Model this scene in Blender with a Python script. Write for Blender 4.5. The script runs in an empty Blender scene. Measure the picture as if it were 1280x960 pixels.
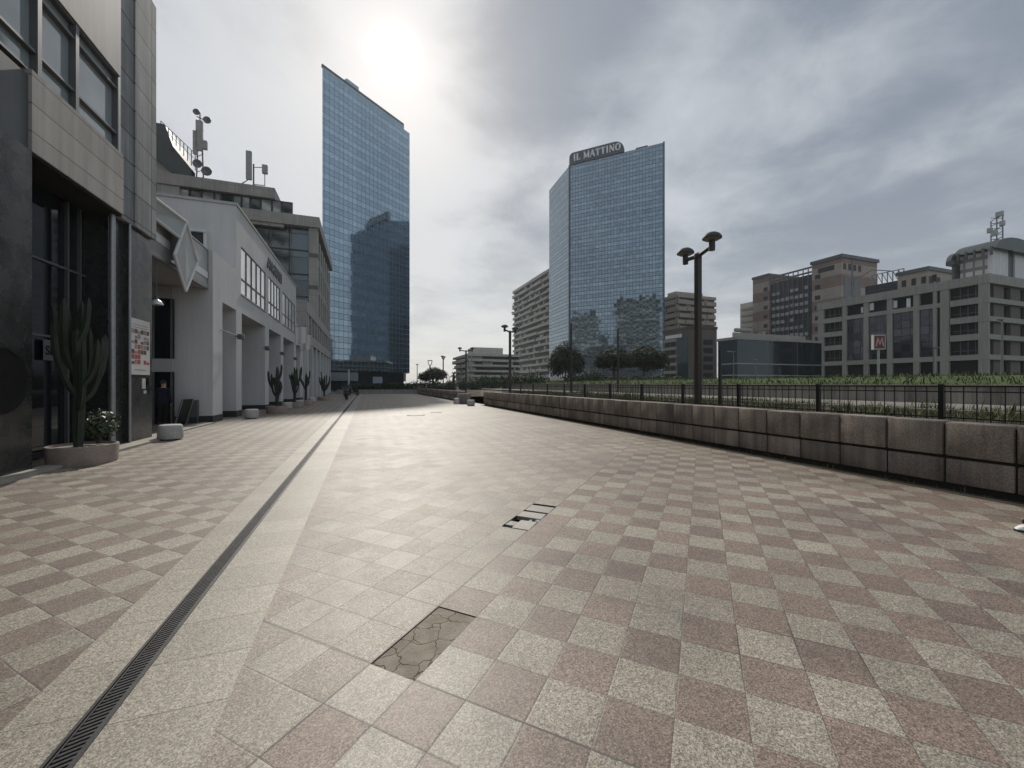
import bpy, bmesh, math, random
from mathutils import Vector, Matrix
from mathutils.geometry import tessellate_polygon
random.seed(7)
R = math.radians
SC = bpy.context.scene
C = SC.collection

# ---------------------------------------------------------------- camera, sky, sun, exposure
H = 1.55; F = 505.0; AX = R(19.8); S_, C_ = math.sin(AX), math.cos(AX)   # world Y runs along the left facades
cam = bpy.data.cameras.new('camera'); cam.sensor_width = 36; cam.lens = 36 * F / 1280; cam.clip_end = 6000; cam.clip_start = .05
co = bpy.data.objects.new('camera', cam); C.objects.link(co)
co.location = (0, 0, H); co.rotation_euler = (R(90), 0, -AX); SC.camera = co
SUN = Vector((32.7, 525.0, 410.0)).normalized()
W = bpy.data.worlds.new('World'); SC.world = W; W.use_nodes = True
def build_world():
    nt = W.node_tree; nt.nodes.clear(); L = nt.links
    def n(t, **k):
        x = nt.nodes.new(t)
        for a, b in k.items(): setattr(x, a, b)
        return x
    def m(op, a, b=None, c=None, clamp=False):
        x = n('ShaderNodeMath', operation=op); x.use_clamp = clamp
        for i, v in enumerate((a, b, c)):
            if v is None: continue
            if isinstance(v, (int, float)): x.inputs[i].default_value = v
            else: L.new(v, x.inputs[i])
        return x.outputs[0]
    def vdot(a, vec):
        x = n('ShaderNodeVectorMath', operation='DOT_PRODUCT'); L.new(a, x.inputs[0]); x.inputs[1].default_value = vec
        return x.outputs['Value']
    def mixc(f, a, b, mode='MIX'):
        x = n('ShaderNodeMix', data_type='RGBA', blend_type=mode)
        for i, v in ((0, f), (6, a), (7, b)):
            if isinstance(v, (int, float)): x.inputs[i].default_value = v
            elif isinstance(v, tuple): x.inputs[i].default_value = (*v, 1)
            else: L.new(v, x.inputs[i])
        return x.outputs[2]
    tc = n('ShaderNodeTexCoord'); D = tc.outputs['Generated']
    sep = n('ShaderNodeSeparateXYZ'); L.new(D, sep.inputs[0])
    X, Y, Z = sep.outputs
    a = m('ARCCOSINE', m('MINIMUM', vdot(D, SUN), 0.99999))
    den = m('ADD', m('MAXIMUM', Z, 0.0), 0.16)
    cx, cy = m('DIVIDE', X, den), m('DIVIDE', Y, den)
    cmb = n('ShaderNodeCombineXYZ'); L.new(cx, cmb.inputs[0]); L.new(cy, cmb.inputs[1])
    def noise(scale, detail, rough, dist, off):
        mp = n('ShaderNodeMapping'); L.new(cmb.outputs[0], mp.inputs[0]); mp.inputs['Location'].default_value = off
        x = n('ShaderNodeTexNoise'); L.new(mp.outputs[0], x.inputs['Vector'])
        x.inputs['Scale'].default_value = scale; x.inputs['Detail'].default_value = detail
        x.inputs['Roughness'].default_value = rough; x.inputs['Distortion'].default_value = dist
        return x.outputs['Fac']
    def sstep(v, lo, hi):
        x = n('ShaderNodeMapRange', interpolation_type='SMOOTHSTEP'); L.new(v, x.inputs[0])
        x.inputs[1].default_value = lo; x.inputs[2].default_value = hi
        return x.outputs[0]
    big = noise(.95, 4, .5, .15, (3.1, 1.7, 0)); fine = noise(3.1, 7, .58, .25, (8.2, 4.4, 2))
    # thick dark cloud banks to the right of and above the sun, thin bright veil round it and low on the horizon
    def px(u, v): return Vector((S_ * F + C_ * (u - 640), C_ * F - S_ * (u - 640), 480 - v)).normalized()
    bank1 = sstep(vdot(D, px(1010, 100)), .70, .985)
    bank2 = sstep(vdot(D, px(690, 40)), .955, .999)
    bank3 = sstep(vdot(D, px(1200, 330)), .75, .99)
    veil = m('POWER', 2.718, m('MULTIPLY', m('POWER', m('DIVIDE', a, .50), 2.0), -1.0))
    thick = m('ADD', m('ADD', m('MULTIPLY', bank1, .52), m('MULTIPLY', bank2, .50)), m('MULTIPLY', bank3, .22))
    thick = m('ADD', thick, m('MULTIPLY', m('SUBTRACT', big, .5), 2.5))
    thick = m('ADD', thick, m('MULTIPLY', m('SUBTRACT', fine, .5), 2.0))
    thick = m('ADD', thick, m('SUBTRACT', .42, m('MULTIPLY', veil, .5)))
    thick = m('SUBTRACT', thick, m('MULTIPLY', sstep(vdot(D, px(850, 160)), .965, 1.0), .34))
    thick = m('SUBTRACT', thick, m('MULTIPLY', sstep(vdot(D, px(890, 390)), .94, 1.0), .30))
    thick = sstep(thick, -.05, 1.3)
    front = sstep(Y, -.35, .5)
    light = mixc(front, (5.6, 6.2, 6.9), (5.6, 5.9, 6.2)); dark = mixc(front, (3.2, 3.6, 4.2), (2.25, 2.6, 3.1))
    cloud = mixc(thick, light, dark)
    # pale band low over the horizon
    low = m('MULTIPLY', m('SUBTRACT', 1.0, sstep(Z, 0.0, .42)), m('SUBTRACT', 1.0, m('MULTIPLY', bank3, .6)))
    cloud = mixc(m('MULTIPLY', low, .62), cloud, (7.0, 7.1, 6.95))
    sky = n('ShaderNodeTexSky', sky_type='NISHITA'); sky.sun_disc = False
    sky.sun_elevation = math.asin(SUN.z); sky.sun_rotation = math.atan2(SUN.x, SUN.y); sky.air_density = 1.2; sky.dust_density = 2.0
    col = mixc(.88, sky.outputs[0], cloud)
    g1 = m('MULTIPLY', m('POWER', 2.718, m('MULTIPLY', m('POWER', m('DIVIDE', a, .030), 2.0), -1.0)), 6.5)
    g2 = m('MULTIPLY', m('POWER', 2.718, m('MULTIPLY', m('DIVIDE', a, .10), -1.0)), 1.7)
    g = m('ADD', g1, g2)
    gl = n('ShaderNodeVectorMath', operation='SCALE'); gl.inputs[0].default_value = (1.0, .985, .95); L.new(g, gl.inputs['Scale'])
    add = mixc(1.0, col, gl.outputs[0], 'ADD')
    bg = n('ShaderNodeBackground'); L.new(add, bg.inputs[0]); bg.inputs[1].default_value = .1
    out = n('ShaderNodeOutputWorld'); L.new(bg.outputs[0], out.inputs[0])
build_world()
sl = bpy.data.lights.new('sun', 'SUN'); sl.energy = 3.3; sl.angle = R(1.2); sl.color = (1, .94, .845)
so = bpy.data.objects.new('sun', sl); C.objects.link(so); so.rotation_euler = SUN.to_track_quat('Z', 'Y').to_euler()
SC.view_settings.view_transform = 'Standard'; SC.view_settings.look = 'None'
SC.view_settings.exposure = 0.05; SC.view_settings.gamma = 1.0
SC.render.engine = 'CYCLES'
SC.cycles.max_bounces = 7; SC.cycles.glossy_bounces = 4; SC.cycles.diffuse_bounces = 3; SC.cycles.caustics_reflective = False
SC.cycles.sample_clamp_indirect = 6.0; SC.cycles.use_denoising = True

# ---------------------------------------------------------------- survey helpers (photo pixel + a known plane -> metres)
def XY(u, d):
    l = (u - 640) * d / F; return S_ * d + C_ * l, C_ * d - S_ * l
def G(u, v): return XY(u, H * F / (v - 480))
def fX(u, X):
    d = X / (S_ + C_ * (u - 640) / F); return XY(u, d)[1], d
def fY(u, Y):
    d = Y / (C_ - S_ * (u - 640) / F); return XY(u, d)[0], d
def ZZ(v, d): return H + d * (480 - v) / F

# ---------------------------------------------------------------- materials
MATS = {}
class NT:
    def __init__(s, name):
        s.m = bpy.data.materials.new(name); s.m.use_nodes = True; s.t = s.m.node_tree
        s.b = s.t.nodes['Principled BSDF']; s.L = s.t.links
    def n(s, t, **k):
        x = s.t.nodes.new(t)
        for a, b in k.items(): setattr(x, a, b)
        return x
    def put(s, sock, v):
        if isinstance(v, tuple): sock.default_value = (*v, 1) if len(sock.default_value) == 4 and len(v) == 3 else v
        elif isinstance(v, (int, float)): sock.default_value = v
        else: s.L.new(v, sock)
    def math(s, op, a, b=None, c=None):
        x = s.n('ShaderNodeMath', operation=op)
        for i, v in enumerate((a, b, c)):
            if v is not None: s.put(x.inputs[i], v)
        return x.outputs[0]
    def mix(s, f, a, b, mode='MIX'):
        x = s.n('ShaderNodeMix', data_type='RGBA', blend_type=mode)
        s.put(x.inputs[0], f); s.put(x.inputs[6], a); s.put(x.inputs[7], b)
        return x.outputs[2]
    def noise(s, vec, scale, detail=4, rough=.55, dist=0.0):
        x = s.n('ShaderNodeTexNoise'); s.L.new(vec, x.inputs['Vector'])
        x.inputs['Scale'].default_value = scale; x.inputs['Detail'].default_value = detail
        x.inputs['Roughness'].default_value = rough; x.inputs['Distortion'].default_value = dist
        return x.outputs['Fac']
    def white(s, *xyz):
        c = s.n('ShaderNodeCombineXYZ')
        for i, v in enumerate(xyz): s.put(c.inputs[i], v)
        w = s.n('ShaderNodeTexWhiteNoise', noise_dimensions='3D'); s.L.new(c.outputs[0], w.inputs['Vector'])
        return w.outputs['Value'], w.outputs['Color']
    def ramp(s, v, lo, hi, a=0.0, b=1.0):
        x = s.n('ShaderNodeMapRange'); s.L.new(v, x.inputs[0])
        for i, q in enumerate((lo, hi, a, b)): x.inputs[i + 1].default_value = q
        return x.outputs[0]
    def grain(s, v, scale, lo, hi):
        x = s.n('ShaderNodeTexVoronoi', feature='F1'); s.L.new(v, x.inputs['Vector']); x.inputs['Scale'].default_value = scale
        sp = s.n('ShaderNodeSeparateColor'); s.L.new(x.outputs['Color'], sp.inputs[0]); return s.ramp(sp.outputs[0], 0, 1, lo, hi)
    def spots(s, v):
        """trodden gum and small dark spots"""
        x = s.n('ShaderNodeTexVoronoi', feature='F1'); s.L.new(v, x.inputs['Vector']); x.inputs['Scale'].default_value = 2.6
        sp = s.n('ShaderNodeSeparateColor'); s.L.new(x.outputs['Color'], sp.inputs[0])
        return s.ramp(s.math('LESS_THAN', x.outputs['Distance'], s.math('MULTIPLY', s.math('POWER', sp.outputs[1], 3.0), .055)), 0, 1, 1, .55)
    def bump(s, h, strength=.3, dist=.01):
        x = s.n('ShaderNodeBump'); s.L.new(h, x.inputs['Height']); x.inputs['Strength'].default_value = strength
        x.inputs['Distance'].default_value = dist; s.L.new(x.outputs[0], s.b.inputs['Normal'])
    def coords(s, kind='Object'): return s.n('ShaderNodeTexCoord').outputs[kind]
    def out(s, col=None, rough=None, metal=None, spec=None):
        for k, v in (('Base Color', col), ('Roughness', rough), ('Metallic', metal), ('Specular IOR Level', spec)):
            if v is not None: s.put(s.b.inputs[k], v)
        return s.m
def plain(name, col, rough=.6, metal=0.0, spec=.5, vary=.18, scale=3.0, fine=0.0, fscale=60, bump=0.0, island=0.0, streak=0.0):
    """one procedural surface: blotchy colour noise, optional fine grain, rain streaks, per-piece tint and bump"""
    if name in MATS: return MATS[name]
    t = NT(name); v = t.coords()
    k = t.ramp(t.noise(v, scale, 5, .6), .25, .75, 1 - vary, 1 + vary)
    if fine: k = t.math('MULTIPLY', k, t.ramp(t.noise(v, fscale, 2, .6), .3, .7, 1 - fine, 1 + fine))
    if streak:
        mp = t.n('ShaderNodeMapping'); t.L.new(v, mp.inputs[0]); mp.inputs['Scale'].default_value = (2.2, 2.2, .12)
        k = t.math('MULTIPLY', k, t.ramp(t.noise(mp.outputs[0], 2.0, 5, .65), .35, .7, 1.0, 1 - streak))
    if island:
        k = t.math('MULTIPLY', k, t.ramp(t.n('ShaderNodeNewGeometry').outputs['Random Per Island'], 0, 1, 1 - island, 1 + island))
    sc = t.n('ShaderNodeVectorMath', operation='SCALE'); sc.inputs[0].default_value = col; t.L.new(k, sc.inputs['Scale'])
    if bump: t.bump(t.noise(v, fscale, 4, .6), bump, .006)
    MATS[name] = t.out(sc.outputs[0], rough, metal, spec)
    return MATS[name]
def curtain(name, glass, line, cw, ch, lw, lh, tilt=.012, rough=.05, metal=.85, vary=.18, streaks=0.0):
    """mirror glazing in a grid of panes: UV in metres, thin frames, each pane set at a slightly different angle"""
    if name in MATS: return MATS[name]
    t = NT(name); sp = t.n('ShaderNodeSeparateXYZ'); t.L.new(t.coords('UV'), sp.inputs[0])
    u, v = t.math('DIVIDE', sp.outputs[0], cw), t.math('DIVIDE', sp.outputs[1], ch)
    fu, fv = t.math('FRACT', u), t.math('FRACT', v)
    line_m = t.math('MAXIMUM', t.math('LESS_THAN', fu, lw / cw), t.math('LESS_THAN', fv, lh / ch))
    val, colr = t.white(t.math('FLOOR', u), t.math('FLOOR', v), .5)
    k = t.ramp(val, 0, 1, 1 - vary, 1 + vary)
    # spandrel rows alternate with vision rows
    odd = t.math('LESS_THAN', t.math('FRACT', t.math('MULTIPLY', t.math('FLOOR', v), .5)), .25)
    k = t.math('MULTIPLY', k, t.ramp(odd, 0, 1, 1.0, .84))
    if streaks:
        c, _ = t.white(t.math('FLOOR', t.math('DIVIDE', u, 4.0)), 3.0, 1.0)
        k = t.math('MULTIPLY', k, t.ramp(c, 0, 1, 1 - streaks, 1 + streaks))
    sc = t.n('ShaderNodeVectorMath', operation='SCALE'); sc.inputs[0].default_value = glass; t.L.new(k, sc.inputs['Scale'])
    col = t.mix(line_m, sc.outputs[0], line)
    sub = t.n('ShaderNodeVectorMath', operation='SUBTRACT'); t.L.new(colr, sub.inputs[0]); sub.inputs[1].default_value = (.5, .5, .5)
    s2 = t.n('ShaderNodeVectorMath', operation='SCALE'); t.L.new(sub.outputs[0], s2.inputs[0]); s2.inputs['Scale'].default_value = tilt
    ad = t.n('ShaderNodeVectorMath', operation='ADD'); t.L.new(t.n('ShaderNodeNewGeometry').outputs['Normal'], ad.inputs[0]); t.L.new(s2.outputs[0], ad.inputs[1])
    nm = t.n('ShaderNodeVectorMath', operation='NORMALIZE'); t.L.new(ad.outputs[0], nm.inputs[0]); t.L.new(nm.outputs[0], t.b.inputs['Normal'])
    MATS[name] = t.out(col, t.ramp(line_m, 0, 1, rough, .45), t.ramp(line_m, 0, 1, metal, .3))
    return MATS[name]
def paving(name, plen, qlen, pink, grey, contrast_q=None, jw=.004, po=2.333, qo=1.357):
    """granite setts laid at 45 degrees to the facades, two stone colours alternating"""
    t = NT(name); v = t.coords(); sp = t.n('ShaderNodeSeparateXYZ'); t.L.new(v, sp.inputs[0])
    x, y = sp.outputs[0], sp.outputs[1]; k = .70710678
    p = t.math('MULTIPLY', t.math('ADD', x, y), k); q = t.math('MULTIPLY', t.math('SUBTRACT', y, x), k)
    wob = t.math('MULTIPLY', t.math('SUBTRACT', t.noise(v, 2.2, 2), .5), .012)
    p2 = t.math('ADD', t.math('SUBTRACT', p, po), wob); q2 = t.math('ADD', t.math('SUBTRACT', q, qo), wob)
    P, Q = t.math('DIVIDE', p2, plen), t.math('DIVIDE', q2, qlen)
    ip, iq = t.math('FLOOR', P), t.math('FLOOR', Q)
    par = t.math('FLOORED_MODULO', t.math('ADD', ip, iq), 2.0)
    rnd, rcol = t.white(ip, iq, 1.7); rnd2, _ = t.white(ip, iq, 9.3)
    # a few setts were replaced by the other stone
    par = t.math('ABSOLUTE', t.math('SUBTRACT', par, t.math('GREATER_THAN', rnd2, .993)))
    f = t.mix(par, pink, grey) if contrast_q is None else t.mix(par, pink, grey)
    if contrast_q is not None:
        weak = t.math('GREATER_THAN', q, contrast_q)
        f2 = t.mix(t.ramp(rnd2, 0, 1, .0, 1.0), tuple(.55 * a + .45 * b for a, b in zip(grey, pink)), grey)
        f = t.mix(t.math('MULTIPLY', weak, .55), f, f2)
    tone = t.ramp(rnd, 0, 1, .88, 1.12)
    blot = t.ramp(t.noise(v, .55, 5, .62, .4), .3, .7, .74, 1.18)
    stain = t.ramp(t.noise(v, 1.9, 6, .7, 1.2), .54, .72, 1.0, .72)
    sp1 = t.grain(v, 190, .38, 1.62); sp2 = t.math('MULTIPLY', t.grain(v, 95, .74, 1.26), t.spots(v))
    k1 = t.math('MULTIPLY', t.math('MULTIPLY', tone, blot), t.math('MULTIPLY', stain, t.math('MULTIPLY', sp1, sp2)))
    sc = t.n('ShaderNodeVectorMath', operation='SCALE'); t.L.new(f, sc.inputs[0]); t.L.new(k1, sc.inputs['Scale'])
    jvar = t.math('ADD', t.ramp(t.noise(v, .9, 3), .42, .66, .5, 1.6), t.ramp(t.noise(v, .45, 2), .58, .66, 0, 1.3))
    fp, fq = t.math('FRACT', P), t.math('FRACT', Q)
    ep = t.math('MULTIPLY', t.math('MINIMUM', fp, t.math('SUBTRACT', 1.0, fp)), plen)
    eq = t.math('MULTIPLY', t.math('MINIMUM', fq, t.math('SUBTRACT', 1.0, fq)), qlen)
    e = t.math('MINIMUM', ep, eq)
    j = t.math('LESS_THAN', e, t.math('MULTIPLY', jvar, jw * .5))
    # two long open joints the photo shows as black lines
    if contrast_q is not None:
        l1 = t.math('LESS_THAN', t.math('ABSOLUTE', t.math('SUBTRACT', q, contrast_q)), .0045)
        l2 = t.math('MULTIPLY', t.math('LESS_THAN', t.math('ABSOLUTE', t.math('SUBTRACT', p, 1.694)), .0045), t.math('LESS_THAN', q, 2.7))
        j = t.math('MAXIMUM', j, t.math('MAXIMUM', l1, l2))
    col = t.mix(t.math('MULTIPLY', j, .85), sc.outputs[0], (.035, .03, .026))
    h = t.math('ADD', t.math('MULTIPLY', t.ramp(e, 0, .008, 0, 1), .9), t.math('ADD', t.math('MULTIPLY', rnd2, .5), t.math('MULTIPLY', sp1, .10)))
    t.bump(h, .3, .004)
    tl = t.n('ShaderNodeVectorMath', operation='SUBTRACT'); t.L.new(rcol, tl.inputs[0]); tl.inputs[1].default_value = (.5, .5, .5)
    rough = t.math('ADD', t.ramp(rnd, 0, 1, .48, .56), t.math('MULTIPLY', t.noise(v, 5, 4), .10))
    return t.out(col, rough, 0.0, .58)
M = {}
M['pave_right'] = paving('paving_square', .3165, .3105, (.186, .138, .109), (.250, .220, .176), 1.662)
M['pave_left'] = paving('paving_square_west', .3045, .3025, (.160, .121, .096), (.238, .209, .168), None, .0032, 1.442, 3.613)
def band_mat():
    t = NT('granite_band'); v = t.coords(); sp = t.n('ShaderNodeSeparateXYZ'); t.L.new(v, sp.inputs[0])
    y2 = t.math('ADD', sp.outputs[1], t.math('MULTIPLY', t.math('GREATER_THAN', sp.outputs[0], -1.18), .11))
    Y = t.math('DIVIDE', y2, .41); rnd, _ = t.white(t.math('FLOOR', Y), t.math('GREATER_THAN', sp.outputs[0], -1.18), 2.2)
    k1 = t.math('MULTIPLY', t.ramp(rnd, 0, 1, .88, 1.12), t.ramp(t.noise(v, .6, 5, .6), .3, .7, .86, 1.12))
    k1 = t.math('MULTIPLY', k1, t.math('MULTIPLY', t.grain(v, 190, .4, 1.6), t.math('MULTIPLY', t.grain(v, 95, .76, 1.24), t.spots(v))))
    sc = t.n('ShaderNodeVectorMath', operation='SCALE'); sc.inputs[0].default_value = (.262, .232, .186); t.L.new(k1, sc.inputs['Scale'])
    fy = t.math('FRACT', Y); e = t.math('MULTIPLY', t.math('MINIMUM', fy, t.math('SUBTRACT', 1.0, fy)), .41)
    j = t.math('LESS_THAN', e, .0018)
    t.bump(t.math('ADD', t.ramp(e, 0, .006, 0, 1), t.math('MULTIPLY', t.noise(v, 165, 2, .75), .3)), .3, .005)
    return t.out(t.mix(t.math('MULTIPLY', j, .7), sc.outputs[0], (.05, .045, .04)), .5, 0.0, .6)
M['band'] = band_mat()
def patch_mat():
    t = NT('cracked_cement'); v = t.coords()
    vo = t.n('ShaderNodeTexVoronoi', feature='DISTANCE_TO_EDGE'); mp = t.n('ShaderNodeVectorMath', operation='ADD')
    nz = t.n('ShaderNodeTexNoise'); t.L.new(v, nz.inputs['Vector']); nz.inputs['Scale'].default_value = 9
    s2 = t.n('ShaderNodeVectorMath', operation='SCALE'); t.L.new(nz.outputs['Color'], s2.inputs[0]); s2.inputs['Scale'].default_value = .13
    t.L.new(v, mp.inputs[0]); t.L.new(s2.outputs[0], mp.inputs[1]); t.L.new(mp.outputs[0], vo.inputs['Vector']); vo.inputs['Scale'].default_value = 6.2
    cr = t.math('LESS_THAN', vo.outputs['Distance'], .013)
    k = t.math('MULTIPLY', t.ramp(t.noise(v, 7, 5), .3, .7, .75, 1.2), t.ramp(t.noise(v, 190, 2), .3, .7, .7, 1.3))
    sc = t.n('ShaderNodeVectorMath', operation='SCALE'); sc.inputs[0].default_value = (.25, .218, .172); t.L.new(k, sc.inputs['Scale'])
    t.bump(t.math('ADD', t.ramp(vo.outputs['Distance'], 0, .03, 0, 1), t.noise(v, 60, 4)), .6, .006)
    return t.out(t.mix(t.math('MULTIPLY', cr, .8), sc.outputs[0], (.03, .025, .02)), .85, 0.0, .25)
M['patch'] = patch_mat()
M['iron'] = plain('cast_iron', (.055, .055, .056), .5, .6, .5, .3, 12, .3, 120)
M['black'] = plain('black_void', (.012, .012, .012), .9, 0, .2)
M['steel'] = plain('galvanised_steel', (.32, .33, .34), .45, .7, .5, .15, 9)
M['asphalt'] = plain('asphalt', (.055, .055, .056), .85, 0, .3, .2, .3, .3, 40)
M['soil'] = plain('soil', (.085, .068, .048), .95, 0, .2, .35, 1.5, .4, 45, .6)
M['dirt'] = plain('damp_dirt', (.045, .038, .030), .95, 0, .2, .35, 3, .4, 60, .6)
M['turf'] = plain('turf', (.055, .085, .028), .95, 0, .15, .4, .5, .4, 12, .6)
M['grass'] = plain('grass_blades', (.062, .084, .032), .8, 0, .25, .3, .6, island=.45)
M['drygrass'] = plain('dry_weed_blades', (.16, .14, .07), .85, 0, .2, .3, .6, island=.4)
M['wallstone'] = plain('aggregate_block', (.25, .212, .182), .85, 0, .25, .32, 1.4, .36, 60, .7, .26, .5)
M['joint'] = plain('dark_joint', (.03, .027, .024), .95, 0, .1)
M['palekerb'] = plain('pale_kerb', (.34, .315, .27), .85, 0, .25, .2, 2, .2, 80, .2)
M['concrete'] = plain('concrete', (.30, .295, .285), .85, 0, .25, .16, .5, .12, 25, .2, streak=.35)
M['concrete_wall'] = plain('retaining_concrete', (.33, .31, .28), .9, 0, .2, .22, .8, .15, 20, .2, streak=.5)
M['stoolstone'] = plain('stool_concrete', (.50, .49, .47), .85, 0, .25, .22, 5, .2, 120, .3, streak=.3)
M['potstone'] = plain('planter_aggregate', (.30, .245, .215), .85, 0, .25, .25, 3.5, .4, 110, .4)
M['gravel'] = plain('pot_gravel', (.26, .25, .235), .95, 0, .2, .25, 10, .45, 90, .7)
M['cactus'] = plain('cactus_skin', (.026, .038, .025), .55, 0, .4, .35, 2.5, .2, 60)
M['leafdark'] = plain('shrub_leaf', (.045, .075, .030), .5, 0, .5, .2, 3, island=.5)
M['pine'] = plain('pine_needles', (.030, .042, .025), .85, 0, .2, .35, .35, island=.5)
M['bush'] = plain('bush_leaf', (.038, .060, .026), .8, 0, .25, .35, .4, island=.5)
M['bark'] = plain('bark', (.075, .058, .045), .95, 0, .2, .3, 4, .3, 30, .6)
def marble(name, col):
    t = NT(name); v = t.coords(); uv = t.coords('UV'); sp = t.n('ShaderNodeSeparateXYZ'); t.L.new(uv, sp.inputs[0])
    a, b = t.math('DIVIDE', sp.outputs[0], 1.0), t.math('DIVIDE', sp.outputs[1], .72)
    r, _ = t.white(t.math('FLOOR', a), t.math('FLOOR', b), 4.0)
    k = t.math('MULTIPLY', t.ramp(t.noise(v, 1.6, 7, .7, 1.5), .3, .7, .7, 1.35), t.ramp(r, 0, 1, .8, 1.25))
    ve = t.ramp(t.math('ABSOLUTE', t.math('SUBTRACT', t.noise(v, 1.1, 8, .7, 2.5), .5)), 0, .02, 1.45, 1.0)
    j = t.math('MAXIMUM', t.math('LESS_THAN', t.math('FRACT', b), .009), t.math('LESS_THAN', t.math('FRACT', a), .006))
    sc = t.n('ShaderNodeVectorMath', operation='SCALE'); sc.inputs[0].default_value = col; t.L.new(t.math('MULTIPLY', k, ve), sc.inputs['Scale'])
    return t.out(t.mix(j, sc.outputs[0], (.008, .008, .008)), t.ramp(t.noise(v, 3, 4), .3, .7, .16, .36), 0.0, .45)
M['marble'] = marble('dark_granite_cladding', (.026, .027, .027))
def panels(name, col, cw, ch, jw, rough=.6, vary=.12, jcol=(.06, .06, .06), metal=0.0, streak=.3):
    t = NT(name); v = t.coords(); uv = t.coords('UV'); sp = t.n('ShaderNodeSeparateXYZ'); t.L.new(uv, sp.inputs[0])
    a, b = t.math('DIVIDE', sp.outputs[0], cw), t.math('DIVIDE', sp.outputs[1], ch)
    r, _ = t.white(t.math('FLOOR', a), t.math('FLOOR', b), 4.0)
    mp = t.n('ShaderNodeMapping'); t.L.new(v, mp.inputs[0]); mp.inputs['Scale'].default_value = (2.2, 2.2, .15)
    k = t.math('MULTIPLY', t.ramp(t.noise(v, .8, 5, .6), .3, .7, 1 - vary, 1 + vary), t.ramp(r, 0, 1, 1 - vary, 1 + vary))
    k = t.math('MULTIPLY', k, t.ramp(t.noise(mp.outputs[0], 2.0, 5, .65), .35, .7, 1.0, 1 - streak))
    j = t.math('MAXIMUM', t.math('LESS_THAN', t.math('FRACT', b), jw / ch), t.math('LESS_THAN', t.math('FRACT', a), jw / cw))
    sc = t.n('ShaderNodeVectorMath', operation='SCALE'); sc.inputs[0].default_value = col; t.L.new(k, sc.inputs['Scale'])
    t.bump(t.math('ADD', t.math('MULTIPLY', t.math('SUBTRACT', 1.0, j), 1.0), t.math('MULTIPLY', t.noise(v, 30, 3), .1)), .4, .01)
    return t.out(t.mix(j, sc.outputs[0], jcol), rough, metal, .4)
M['clad'] = panels('grey_cladding', (.275, .288, .295), .78, .72, .035, .75, .2, (.055, .058, .06), 0.0, .45)
M['beampanel'] = panels('stone_spandrel', (.40, .375, .35), 40, .50, .02, .75, .08, (.10, .095, .09), 0, .3)
M['pinkpanel'] = plain('pinkish_spandrel', (.36, .34, .335), .6, 0, .35, .08, .5, streak=.2)
M['bluepier'] = plain('dark_slate_panel', (.10, .108, .112), .5, 0, .4, .15, 1.0, .1, 30, streak=.25)
M['frame'] = plain('grey_window_frame', (.12, .125, .13), .45, .3, .5, .1)
M['white_frame'] = plain('white_frame', (.60, .61, .61), .85, 0, .2, .08)
M['darkframe'] = plain('dark_window_frame', (.035, .037, .04), .45, .2, .5, .1)
def glass(name, col, rough=.05, ior=1.8, metal=0.0, tilt=.01):
    t = NT(name); v = t.coords(); t.b.inputs['IOR'].default_value = ior
    t.bump(t.noise(v, .9, 2, .4), .06, .05)
    k = t.ramp(t.noise(v, .45, 3), .3, .7, .7, 1.3)
    sc = t.n('ShaderNodeVectorMath', operation='SCALE'); sc.inputs[0].default_value = col; t.L.new(k, sc.inputs['Scale'])
    return t.out(sc.outputs[0], rough, metal, .5)
M['shopglass'] = glass('dark_shop_glass', (.006, .008, .011), .04, 1.45)
M['winglass'] = glass('grey_window_glass', (.27, .315, .33), .05, 2.0)
M['skybright'] = glass('sky_bright_glass', (.80, .80, .78), .08, 3.2)  # brightness of the mirrored sky put into a near-white base colour
M['officeglass'] = glass('office_glass', (.018, .024, .030), .06, 1.55)
M['endglass'] = curtain('blue_grey_office_curtain', (.13, .16, .18), (.05, .06, .065), 2.2, 2.9, .07, .07, .03, .08, .6, .35)
M['tealglass'] = glass('teal_glass', (.020, .042, .050), .05, 1.7)
M['canopyglass'] = glass('canopy_glass', (.30, .32, .32), .4, 1.45)
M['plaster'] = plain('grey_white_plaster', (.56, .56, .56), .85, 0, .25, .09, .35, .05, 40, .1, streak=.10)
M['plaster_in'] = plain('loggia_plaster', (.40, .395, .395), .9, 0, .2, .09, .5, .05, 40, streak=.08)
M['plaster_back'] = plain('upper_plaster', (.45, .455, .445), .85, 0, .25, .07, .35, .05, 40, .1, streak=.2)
M['skirt'] = plain('black_skirting', (.03, .03, .032), .5, 0, .4)
M['limestone'] = panels('office_stone', (.40, .388, .37), 1.2, .9, .02, .75, .07, (.2, .19, .18), 0, .25)
M['roofdark'] = plain('roof_metal', (.085, .10, .105), .55, .2, .4, .15, .4)
M['mast'] = plain('mast_metal', (.16, .165, .17), .5, .6, .5)
M['antenna'] = plain('antenna_shell', (.36, .37, .37), .5, 0, .4)
M['black_metal'] = plain('black_paint_metal', (.018, .019, .02), .4, .3, .5, .2, 5)
M['rustpole'] = plain('brown_paint_pole', (.040, .030, .027), .5, .2, .5, .25, 2)
M['lampdome'] = plain('lamp_dome_paint', (.045, .050, .049), .65, .1, .5, .15, 5)
M['lampglass'] = plain('lamp_diffuser', (.14, .14, .13), .3, 0, .5)
M['lamp_white'] = plain('lamp_white_shell', (.62, .63, .62), .3, .2, .5)
M['tower_left'] = curtain('blue_mirror_glass', (.295, .385, .46), (.17, .235, .29), 1.6, 1.75, .14, .17, .006, .05, .92, .07, .07)
M['tower_right'] = curtain('teal_mirror_glass', (.203, .268, .322), (.085, .118, .145), 1.08, 1.36, .11, .17, .016, .05, .9, .13)
M['signblue'] = plain('slate_sign_panel', (.055, .070, .09), .5, .2, .4, .1, .1)
M['letterwhite'] = plain('white_letters', (.72, .73, .74), .5, 0, .4, .06)
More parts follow.
